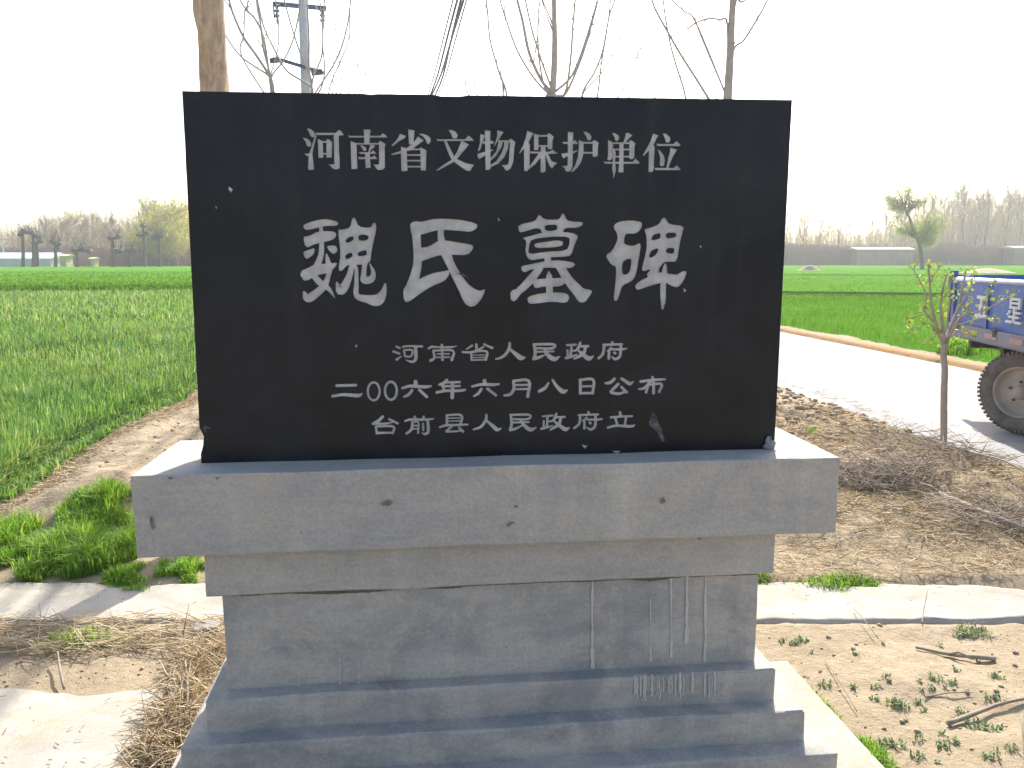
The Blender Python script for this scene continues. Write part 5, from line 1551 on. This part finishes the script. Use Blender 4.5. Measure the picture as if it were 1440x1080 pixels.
    # wheels
    def lathe(prof, n, cx, cz, sgn):
        V, F = [], []
        for i in range(n):
            a = 2*math.pi*i/n
            for (xo, r) in prof: V.append((cx + sgn * xo, math.cos(a) * r, cz + math.sin(a) * r))
        m = len(prof)
        for i in range(n):
            for k in range(m - 1): F.append((i*m+k, ((i+1) % n)*m+k, ((i+1) % n)*m+k+1, i*m+k+1))
        return V, F
    hr = hl + adir * 1.50
    for (cx, cyy, sgn, rz) in ((hl.x, hl.y, 1, ST), (hr.x, hr.y, -1, ST), (0.0, YR, 1, 0), (1.52, YR, -1, 0)):
        Rw = .36
        w = empty_child('wheel', (cx, cyy, Rw), t, sgn)
        w.rotation_euler = (0, 0, rz)
        tyre_p = [(.035, .215), (.012, .235), (.0, .27), (.004, .305), (.02, .335), (.05, .350), (.105, .352), (.16, .350), (.19, .335), (.206, .305), (.21, .27), (.198, .235), (.175, .215)]
        V, F = lathe(tyre_p, 64, 0, 0, sgn); g = Geo(); g.add(V, F if sgn < 0 else [f[::-1] for f in F])
        o = g.obj('tyre', M_tyre, w, True)
        g = Geo(); nl = 56
        for i in range(nl):
            for side in (0, 1):
                a = 2*math.pi*(i + .5*side)/nl; da = .033
                xa_, xb_ = (.008, .098) if side == 0 else (.112, .202)
                V = []
                for (xx, r_) in ((xa_, .325), (xb_, .345), (xb_, .357), (xa_ , .350)):
                    for s in (-1, 1):
                        aa = a + s*da; V.append((sgn*xx, math.cos(aa)*r_, math.sin(aa)*r_))
                g.add(V, [(0,1,3,2),(2,3,5,4),(4,5,7,6),(6,7,1,0),(0,2,4,6),(1,7,5,3)])
        lug = g.obj('tread_lugs', M_tyre, w)
        lug['kind'] = 'stuff'
        rim_p = [(.03, .216), (.022, .222), (.020, .212), (.034, .205), (.06, .196), (.085, .188), (.088, .165), (.075, .13), (.060, .11), (.052, .085), (.05, .062)]
        V, F = lathe(rim_p, 48, 0, 0, sgn); g = Geo(); g.add(V, F if sgn < 0 else [f[::-1] for f in F]); g.obj('rim', M_rim, w, True)
        hub_p = [(.05, .064), (.030, .060), (.022, .055), (.010, .045), (.004, .030), (.003, .0005)]
        V, F = lathe(hub_p, 24, 0, 0, sgn); g = Geo(); g.add(V, F if sgn < 0 else [f[::-1] for f in F]); g.obj('hub', M_rim, w, True)
        for k in range(5):
            a = 2*math.pi*k/5 + .3
            g = Geo(); g.tube([(sgn*.058, math.cos(a)*.088, math.sin(a)*.088), (sgn*.036, math.cos(a)*.088, math.sin(a)*.088)], .012, 6); g.obj('wheel_nut', M_cha, w)
def empty_child(name, l, parent, sgn):
    # the wheel part carries its disc plate as mesh so that it is a real part
    g = Geo(); n = 32
    V = [(l0, math.cos(2*math.pi*i/n)*.19, math.sin(2*math.pi*i/n)*.19) for l0 in (.095, .115) for i in range(n)]
    if sgn < 0: V = [(-v[0], v[1], v[2]) for v in V]
    g.add(V, [tuple(range(n)), tuple(range(n, 2*n))[::-1]] + [(i, (i+1) % n, n+(i+1) % n, n+i) for i in range(n)])
    o = g.obj(name, bpy.data.materials['dusty_rim'], parent); o.location = l; return o
trailer()

# ------------------------------------------------------------------ far background
def far_tree_meshes(seed, H_, spread, nb, nt_, trunk_r, rise, twig_r, leaf=0, leaf_size=.2, crown0=.25, mats=None, droop=0):
    rs = np.random.default_rng(seed)
    # trunk
    zs_ = np.linspace(0, H_, 9); off = np.cumsum(rs.normal(0, H_ * .006, (9, 2)), 0)
    pts = np.column_stack([off, zs_]); rad = trunk_r * (1 - .9 * zs_ / H_)
    Vt, Ft = segs(pts[:-1], pts[1:], rad[:-1], rad[1:], 6)
    # limbs
    z0 = H_ * (crown0 + (0.97 - crown0) * rs.uniform(0, 1, nb)); az = rs.uniform(0, 2*np.pi, nb)
    L = spread * (1.15 - .8 * (z0 / H_)) * rs.uniform(.6, 1.2, nb)
    bx = np.interp(z0, zs_, off[:, 0]); by = np.interp(z0, zs_, off[:, 1])
    A = np.column_stack([bx, by, z0]); d = np.column_stack([np.cos(az), np.sin(az), np.full(nb, rise)])
    B = A + d * (L * .5)[:, None]; d2 = d * np.array([.6, .6, 1.3 - droop]); C_ = B + d2 * (L * .5)[:, None]
    r = trunk_r * .35 * (1 - .6 * z0 / H_)
    parts = [segs(A, B, r, r * .6, 4), segs(B, C_, r * .6, r * .25, 4)]
    # twigs
    k = rs.integers(0, nb, nb * nt_); u = rs.uniform(.15, 1, nb * nt_)[:, None]
    on_ = np.where(u < .5, A[k] + (B[k] - A[k]) * (u * 2), B[k] + (C_[k] - B[k]) * (u * 2 - 1))
    td = d[k] * .5 + rs.normal(0, .55, (len(k), 3)) + np.array([0, 0, .45 - droop * 1.4]); td /= np.linalg.norm(td, axis=1, keepdims=True)
    TL = spread * .38 * rs.uniform(.4, 1.2, len(k))[:, None]
    T2 = on_ + td * TL
    parts.append(segs(on_, T2, twig_r, twig_r * .4, 3))
    V, F = merge([(v, f) for v, f in parts])
    lv = None
    if leaf:
        kk = rs.integers(0, len(k), leaf); P_ = on_[kk] + (T2[kk] - on_[kk]) * rs.uniform(.2, 1.1, (leaf, 1)) + rs.normal(0, .12, (leaf, 3)) * spread * .12
        a = rs.normal(0, 1, (leaf, 3)); a[:, 2] -= droop; a /= np.linalg.norm(a, axis=1, keepdims=True); b = np.cross(a, rs.normal(0, 1, (leaf, 3))); b /= np.linalg.norm(b, axis=1, keepdims=True)
        s = leaf_size * rs.uniform(.5, 1.3, (leaf, 1))
        lv = (np.stack([P_, P_ + a*s*.5 + b*s*.3, P_ + a*s, P_ + a*s*.5 - b*s*.3], 1).reshape(-1, 3), np.arange(leaf*4).reshape(-1, 4), np.repeat(rs.uniform(0, 1, leaf), 4))
    return (Vt, Ft), (V, F), lv
M_far_bark = simple('far_bark', (.22, .185, .16), (.16, .135, .12), 2, .9, 0)
M_far_twig = simple('far_twigs', (.42, .34, .26), (.34, .27, .21), 2, .9, 0)
M_far_leaf = leafy('spring_leaf', [(.30, .34, .12), (.38, .40, .16), (.44, .42, .20)], .5)
M_will = leafy('willow_leaf', [(.26, .34, .13), (.33, .42, .16), (.40, .48, .22)], .5)
M_yel = leafy('yellow_leaf', [(.34, .36, .06), (.42, .42, .09), (.46, .47, .14)], .4)
def make_far(name, loc_, spec, leafmat, label, group):
    (tv, tf), (cv_, cf), lv = far_tree_meshes(**spec)
    t = empty(name, loc_, label, 'tree', group)
    np_mesh('trunk', tv, tf, M_far_bark, t)
    o = np_mesh('crown', cv_, cf, M_far_twig, t)
    if lv is not None: np_mesh('foliage', lv[0], lv[1], leafmat, o, tint=lv[2])
    return t
def copy_tree(o, parent=None):
    c = o.copy(); C.objects.link(c)
    if parent is not None: c.parent = parent
    for ch in list(o.children): copy_tree(ch, c)
    return c
def row_of(protos, spots):
    """spots: (px, dist, height scale, kind)"""
    first = {}
    ORD = 'first second third fourth fifth sixth seventh eighth ninth tenth eleventh twelfth thirteenth fourteenth fifteenth sixteenth seventeenth eighteenth nineteenth twentieth twenty-first twenty-second twenty-third twenty-fourth twenty-fifth twenty-sixth twenty-seventh twenty-eighth twenty-ninth thirtieth'.split()
    cnt_ = {}
    for (px, d, s, kd) in sorted(spots):
        p = at_d(px, 366, d); l = (p.x, p.y, 0)
        nm, spec, lm, label, group = protos[kd]
        if kd not in first:
            t = make_far(nm, l, spec, lm, label, group); first[kd] = t
        else: t = copy_tree(first[kd]); t.location = l
        if -2 < px < 1442:
            k = cnt_.get(kd, 0); cnt_[kd] = k + 1
            t['label'] = label.replace('NTH', ORD[min(k, 29)])
        else: t['label'] = label.split(',')[0] + ', growing just outside the edge of the photograph'
        t.scale = (s * random.uniform(.85, 1.1), s * random.uniform(.85, 1.1), s); t.rotation_euler = (0, 0, random.uniform(0, 6.28))
protos = {
 'poplar': ('poplar_tree', dict(seed=1, H_=18, spread=3.0, nb=46, nt_=14, trunk_r=.17, rise=1.9, twig_r=.028, leaf=500, leaf_size=.28, crown0=.22), M_far_leaf, 'tall barely leafed poplar, NTH of its kind from the tablet in the right belt', 'poplars in the far right belt'),
 'poplar2': ('poplar_tree', dict(seed=2, H_=17, spread=2.6, nb=40, nt_=14, trunk_r=.15, rise=2.3, twig_r=.028, leaf=900, leaf_size=.28, crown0=.2), M_far_leaf, 'slim pale green poplar, NTH of its kind from the tablet in the right belt', 'pale green poplars in the far right belt'),
 'bare': ('bare_poplar', dict(seed=3, H_=16, spread=3.2, nb=44, nt_=16, trunk_r=.16, rise=1.6, twig_r=.026, crown0=.25), None, 'leafless grey poplar, NTH leafless one from the tablet in the right belt', 'leafless far poplars'),
 'left': ('bare_tree', dict(seed=5, H_=9, spread=3.6, nb=42, nt_=18, trunk_r=.15, rise=1.0, twig_r=.026, crown0=.28), None, 'leafless rounded tree, NTH bare one from the left behind the far left wheat', 'leafless trees along the far left field'),
 'leftg': ('budding_tree', dict(seed=6, H_=9, spread=3.6, nb=42, nt_=14, trunk_r=.15, rise=1.1, twig_r=.024, leaf=1500, leaf_size=.25, crown0=.25), M_far_leaf, 'pale green tree, NTH budding one from the left behind the far left wheat', 'budding trees along the far left field'),
 'yellow': ('willow_tree', dict(seed=8, H_=9, spread=4.6, nb=46, nt_=12, trunk_r=.17, rise=.9, twig_r=.022, leaf=4200, leaf_size=.30, crown0=.16, droop=.2), M_yel, 'yellow-green willow, NTH from the left, beside the left edge of the tablet', 'yellow-green willows left of the tablet'),
}
spots = []
rs = random.Random(11)
px = 1103
while px < 1440:
    d = rs.uniform(205, 260)
    # belt grows taller towards the right edge of the view
    top = 320 if px < 1235 else 300 if px < 1290 else 280
    hh = (366 - top + rs.uniform(-14, 12)) * d / F_PX + 1.5
    kd = rs.choice(['poplar', 'poplar2', 'bare', 'poplar2'])
    spots.append((px, d, hh / {'poplar': 18, 'poplar2': 17, 'bare': 16}[kd], kd)); px += rs.uniform(5, 10) if px < 1470 else rs.uniform(14, 22)
for px, top in ((1128, 302), (1150, 308), (1178, 318), (1350, 268), (1385, 270), (1412, 272), (1433, 274)):
    spots.append((px, 200, ((366 - top) * 200 / F_PX + 1.5) / 16, 'bare'))
row_of(protos, spots)
spots = []; px = 4
while px < 262:
    d = rs.uniform(150, 190)
    top = 338 if px < 30 else 330 if px < 60 else 318 if px < 200 else 300
    kd = rs.choice(['left', 'leftg', 'left']) if px < 185 else rs.choice(['leftg', 'left'])
    hh = (366 - top + rs.uniform(-12, 10)) * d / F_PX + 1.5
    spots.append((px, d, hh / 9, kd)); px += rs.uniform(9, 17)
for px, top, d in ((205, 318, 150), (222, 312, 156), (238, 300, 148), (252, 308, 152), (262, 300, 160), (228, 325, 146), (250, 322, 144)):
    spots.append((px, d, ((366 - top) * d / F_PX + 1.5) / 9, 'yellow'))
row_of(protos, spots)

# lone willow on the right
wl = at_d(1298, 366, 120); wb = Vector((wl.x, wl.y, 0))
wt = empty('willow_tree', wb, 'lone leaning willow with two soft green crowns in the wheat left of the trailer', 'tree')
g = Geo()
main = [Vector((wb.x, wb.y, -.1)), at_d(1294, 350, 120), at_d(1284, 320, 120), at_d(1272, 290, 120), at_d(1262, 268, 120)]
rod(g, main, .32, .07, wb, 9, 5, .08); g.obj('trunk', M_far_bark, wt, True)
def cluster(cpx, cpy, rpx, nleaf, nlimb, stem_px, seed):
    rs_ = np.random.default_rng(seed); c = at_d(cpx, cpy, 120) - wb; r = rpx * 120 / F_PX; st_ = at_d(*stem_px, 120) - wb
    g = Geo(); tips = []
    for i in range(nlimb):
        v = Vector(rs_.normal(0, 1, 3)).normalized() * r * rs_.uniform(.35, 1.05)
        tip = c + v; mid = st_.lerp(tip, .55) + Vector((0, 0, r * .12))
        g.tube([st_, mid, tip], [.07, .035, .015], 4, False); tips += [mid.lerp(tip, q) for q in (0, .35, .7, 1.0)]
    tips = np.array([tuple(q) for q in tips]); kn = 9; n = len(tips) * kn
    A = np.repeat(tips, kn, 0) + rs_.normal(0, r * .10, (n, 3)); Bv = A + rs_.normal(0, r * .13, (n, 3)) + np.array([0, 0, -.10 * r])
    V, F = segs(A, Bv, .022, .010, 3)
    o = g.obj('limbs', M_far_bark, wt, True); np_mesh('twigs', V, F, M_far_twig, o)
    kk = rs_.integers(0, n, nleaf); P_ = A[kk] + (Bv[kk] - A[kk]) * rs_.uniform(0, 1.3, (nleaf, 1)) + rs_.normal(0, r * .05, (nleaf, 3))
    a = rs_.normal(0, 1, (nleaf, 3)) + np.array([0, 0, -.8]); a /= np.linalg.norm(a, axis=1, keepdims=True); b = np.cross(a, rs_.normal(0, 1, (nleaf, 3))); b /= np.linalg.norm(b, axis=1, keepdims=True)
    s = .20 * rs_.uniform(.5, 1.3, (nleaf, 1))
    np_mesh('foliage', np.stack([P_, P_ + a*s*.5 + b*s*.2, P_ + a*s, P_ + a*s*.5 - b*s*.2], 1).reshape(-1, 3), np.arange(nleaf*4).reshape(-1, 4), M_will, o, tint=np.repeat(rs_.uniform(0, 1, nleaf), 4))
cluster(1260, 280, 29, 2400, 26, (1272, 296), 21)
cluster(1286, 276, 22, 1300, 14, (1276, 300), 25)
cluster(1306, 318, 28, 6200, 30, (1292, 345), 22)
cluster(1272, 318, 20, 1800, 16, (1286, 335), 23)

# dense leafless undergrowth at the foot of both belts
def undergrowth(px0, px1, d0, d1, n, h, label, mat):
    px = rng.uniform(px0, px1, n); d = rng.uniform(d0, d1, n)
    cy, sy = math.cos(YAW), math.sin(YAW)
    X = (px - 720) / F_PX * d / math.cos(PITCH)
    x = X * cy + d * sy; y = -X * sy + d * cy
    A = np.column_stack([x, y, np.zeros(n)])
    hh = h * rng.uniform(.45, 1.1, n) * (1 + .2 * vnoise(x * .12, y * .12, 3))
    B = A + np.column_stack([rng.normal(0, .35, n), rng.normal(0, .35, n), hh])
    V, F = segs(A, B, .07, .03, 3)
    tag(np_mesh('undergrowth', V, F, mat), label, 'undergrowth', kind='stuff')
M_under = simple('reddish_brush', (.38, .25, .19), (.27, .18, .14), .3, .95, 0)
undergrowth(1060, 1720, 196, 216, 26000, 4.6, 'dense reddish-brown undergrowth below the right tree belt', M_under)
def far_wood(px0, px1, d0, d1, n, hfun, nleaf, label, leafmat):
    px = rng.uniform(px0, px1, n); d = rng.uniform(d0, d1, n)
    cy, sy = math.cos(YAW), math.sin(YAW)
    def place(px, d):
        X = (px - 720) / F_PX * d / math.cos(PITCH); return X * cy + d * sy, -X * sy + d * cy
    x, y = place(px, d); h = hfun(px) * rng.uniform(.6, 1.05, n)
    A = np.column_stack([x, y, np.zeros(n)]); B = A + np.column_stack([rng.normal(0, .4, n), rng.normal(0, .4, n), h])
    parts = [segs(A, B, .06, .02, 3)]
    k = np.repeat(np.arange(n), 12); u = rng.uniform(.25, 1, len(k))[:, None]
    P0 = A[k] + (B[k] - A[k]) * u; L = (h[k] * .12 * (1.3 - u[:, 0]))[:, None]
    dd = rng.normal(0, .5, (len(k), 3)) + np.array([0, 0, .9]); dd /= np.linalg.norm(dd, axis=1, keepdims=True)
    parts.append(segs(P0, P0 + dd * L * 1.6, .025, .01, 3)); V, F = merge(parts)
    o = tag(np_mesh('far_wood', V, F, M_far_twig), label, 'wood', kind='stuff')
    kk = rng.integers(0, len(k), nleaf); P_ = P0[kk] + dd[kk] * L[kk] * rng.uniform(.3, 1.8, (nleaf, 1)) + rng.normal(0, .2, (nleaf, 3))
    a = rng.normal(0, 1, (nleaf, 3)); a /= np.linalg.norm(a, axis=1, keepdims=True); b = np.cross(a, rng.normal(0, 1, (nleaf, 3))); b /= np.linalg.norm(b, axis=1, keepdims=True)
    sz = .30 * rng.uniform(.5, 1.3, (nleaf, 1))
    f = np_mesh('foliage', np.stack([P_, P_ + a*sz*.5 + b*sz*.3, P_ + a*sz, P_ + a*sz*.5 - b*sz*.3], 1).reshape(-1, 3), np.arange(nleaf*4).reshape(-1, 4), leafmat, o, tint=np.repeat(rng.uniform(0, 1, nleaf), 4)); f['kind'] = 'stuff'
far_wood(1060, 1640, 215, 275, 2600, lambda p: 9.0 + 9.5 * sstep(1190, 1370, p), 36000, 'hazy mass of leafless and budding trees behind the single poplars on the right', M_far_leaf)
far_wood(-160, 330, 165, 215, 1300, lambda p: 8.5 + 3.5 * sstep(20, 110, p), 20000, 'hazy mass of leafless and budding trees behind the left belt', M_far_leaf)
undergrowth(-220, 420, 148, 172, 20000, 3.4, 'dense brown undergrowth below the left tree belt', M_under)
# brown soil heaps in the right fields
def heap(px, py, d, w, h, label):
    p = at_d(px, 366, d); g = Geo(); V, F = [], []; nr_, ns_ = 6, 18
    for i in range(nr_ + 1):
        for k in range(ns_):
            an = 2*math.pi*k/ns_; rr = w * i / nr_
            V.append(Vector((math.cos(an)*rr, math.sin(an)*rr*.6, h * (math.cos(i / nr_ * math.pi) * .5 + .5) * (1 + .4*noise.noise(Vector((i, k, d)))) - .05)))
    for i in range(nr_):
        for k in range(ns_): F.append((i*ns_+k, i*ns_+(k+1) % ns_, (i+1)*ns_+(k+1) % ns_, (i+1)*ns_+k)[::-1])
    g.add(V, F); o = g.obj('soil_mound', M_clod, None, True); o.location = (p.x, p.y, .15); tag(o, label, 'soil mound')
heap(1139, 378, 105, 1.9, .75, 'small dark soil mound in the wheat at the far left of the right-hand field')
heap(1390, 382, 85, 4.0, .55, 'long low soil mound behind the top of the blue trailer')
heap(85, 416, 35.9, .9, .12, 'pale low earth patch at the far end of the near left field')
heap(20, 417, 35.8, .8, .10, 'pale earth patch at the left edge between the two left fields')

# far buildings
M_white_w = simple('white_wall', (.62, .62, .60), (.52, .52, .50), 1, .8, 0)
M_blue_roof = simple('pale_blue_roof', (.45, .52, .60), (.38, .46, .55), 1, .6, 0)
M_yellow_w = simple('yellow_wall', (.55, .49, .28), (.45, .40, .22), 1, .8, 0)
M_dark = simple('dark_opening', (.05, .05, .06), (.07, .07, .08), 1, .5, 0)
def building(name, px0, px1, d, h, depth, wall, roof, label, nwin=0, rh=.8, cat='building'):
    a, b = at_d(px0, 366, d), at_d(px1, 366, d)
    a.z = b.z = 0; c = (a + b) / 2; w = (b - a).length; rz = math.atan2(b.y - a.y, b.x - a.x)
    t = empty(name, c, label, cat); t.rotation_euler = (0, 0, rz)
    g = Geo(); g.box(-w/2, w/2, 0, depth, -.1, h); wl_ = g.obj('wall', wall, t)
    g = Geo(); e = .3
    V = [(-w/2-e, -e, h+.003), (w/2+e, -e, h+.003), (w/2+e, depth+e, h+.003), (-w/2-e, depth+e, h+.003), (-w/2-e, depth/2, h+rh), (w/2+e, depth/2, h+rh)]
    g.add(V, [(0,1,5,4), (2,3,4,5), (0,4,3), (1,2,5), (0,3,2,1)]); g.obj('roof', roof, t)
    for k in range(nwin):
        xx = -w/2 + w * (k + .5) / nwin
        g = Geo(); g.box(xx - .45, xx + .45, -.03, .02, 1.0, 2.0); f_ = g.obj('window', M_dark, t)
        g = Geo(); g.box(xx - .5, xx + .5, -.07, -.032, .93, .99); g.obj('sill', wall, f_)
    return t
building('farm_shed', -60, 71, 136, 1.7, 6, M_white_w, M_blue_roof, 'long low white farm shed with pale blue roof at the far left', 0, 1.0)
building('yellow_hut', 84, 93, 134, 2.1, 2, M_yellow_w, M_yellow_w, 'small yellow hut right of the white farm shed', 0, .3)
building('yellow_hut', 127, 132, 134, 1.7, 1.5, M_yellow_w, M_yellow_w, 'narrow yellow hut farther right under the bare trees', 0, .2)
building('long_shed', 1205, 1284, 193, 3.9, 6, M_under, M_white_w, 'long low shed with a thin white roof behind the lone willow', 0, .5)
building('long_shed', 1425, 1520, 193, 4.2, 6, M_under, M_white_w, 'low white-roofed shed at the right edge behind the trailer', 0, .5)

# pollarded knobbly trees in front of the left belt
M_poll = simple('dark_pollard', (.12, .10, .09), (.09, .075, .07), 3, .9, 0)
polls = [(31, 322, 130, [(29,330),(36,326)], 'tallest pollard with a round knob, at the far left'), (46, 326, 128, [(43,327),(52,333)], 'pollard with a tilted knob just right of the tallest one'), (51, 341, 130, [(49,342),(57,339)], 'short stout pollard in front of the white shed'),
         (77, 345, 127, [(74,340),(80,350),(83,343)], 'low thick pollard right of the white shed'), (107, 352, 124, [(105,352),(115,349),(125,353)], 'low pollard with one long sideways arm'), (158, 336, 126, [(156,335),(166,333),(160,352),(169,353)], 'two-tier knobbly pollard in the middle of the left belt'),
         (181, 352, 128, [(180,352),(187,351)], 'small pollard right of the two-tier one'), (202, 330, 132, [(201,318),(207,328),(196,331)], 'slender cross-shaped pollard before the yellow willows'), (223, 334, 128, [(222,332),(218,334),(226,332)], 'flat-topped pollard in front of the yellow willows')]
for (px, top, d, kn, label) in polls:
    p = at_d(px, 366, d); b_ = Vector((p.x, p.y, 0)); t = empty('pollard_tree', b_, label, 'tree', 'pollards along the far left field')
    g = Geo(); tp = at_d(px, top, d); rod(g, [b_ + Vector((0, 0, -.1)), b_.lerp(tp, .5) + Vector((.1, 0, 0)), tp], .30, .2, b_, 8, 4, .12); g.obj('trunk', M_poll, t, True)
    for (kx, ky) in kn:
        q = at_d(kx, ky, d) - b_; st_ = (tp - b_); st_ = st_ if ky < top + 12 else Vector((0, 0, q.z - .3))
        g = Geo(); g.tube([st_, st_.lerp(q, .5) + Vector((0, 0, -.1)), q], [.18, .16, .15], 6)
        ns_ = 8
        g.tube([q + Vector((0,0,-.35)), q + Vector((0,0,-.1)), q + Vector((0,0,.2)), q + Vector((0,0,.4))], [.12, .5, .45, .12], 8, True, .25)
        for _ in range(14):
            dv = Vector((random.uniform(-.8, .8), random.uniform(-.8, .8), random.uniform(.6, 2.0))); g.tube([q, q + dv], [.03, .012], 3, False)
        g.obj('knob', M_poll, t)
# thin far electric posts in the left belt
for px, top in ((205, 316), (6, 334)):
    p = at_d(px, 366, 140); t = empty('electric_post', (p.x, p.y, 0), 'thin far electric post %s' % ('beside the yellow willows' if px > 100 else 'at the left edge above the white shed'), 'post')
    h = (366 - top) * 140 / F_PX + 1.5
    g = Geo(); g.tube([(0,0,0), (0,0,h)], [.14, .09], 8); g.obj('shaft', M_polec, t); g = Geo(); g.box(-.8, .8, -.05, .05, h - .5, h - .4); g.obj('crossarm', M_steel, t)

# ------------------------------------------------------------------ haze
g = Geo(); g.box(-640, 640, -140, 640, -1.2, 24)
hm = bpy.data.materials.new('pale_haze'); hm.use_nodes = True
nt = hm.node_tree; nt.nodes.clear()
out = nt.nodes.new('ShaderNodeOutputMaterial'); pv_ = nt.nodes.new('ShaderNodeVolumePrincipled')
pv_.inputs['Color'].default_value = (.93, .95, 1, 1); pv_.inputs['Density'].default_value = .0007; pv_.inputs['Anisotropy'].default_value = .3
nt.links.new(pv_.outputs[0], out.inputs['Volume'])
hz_ = g.obj('haze', hm); tag(hz_, 'pale even haze lying over the fields', 'haze', kind='stuff')
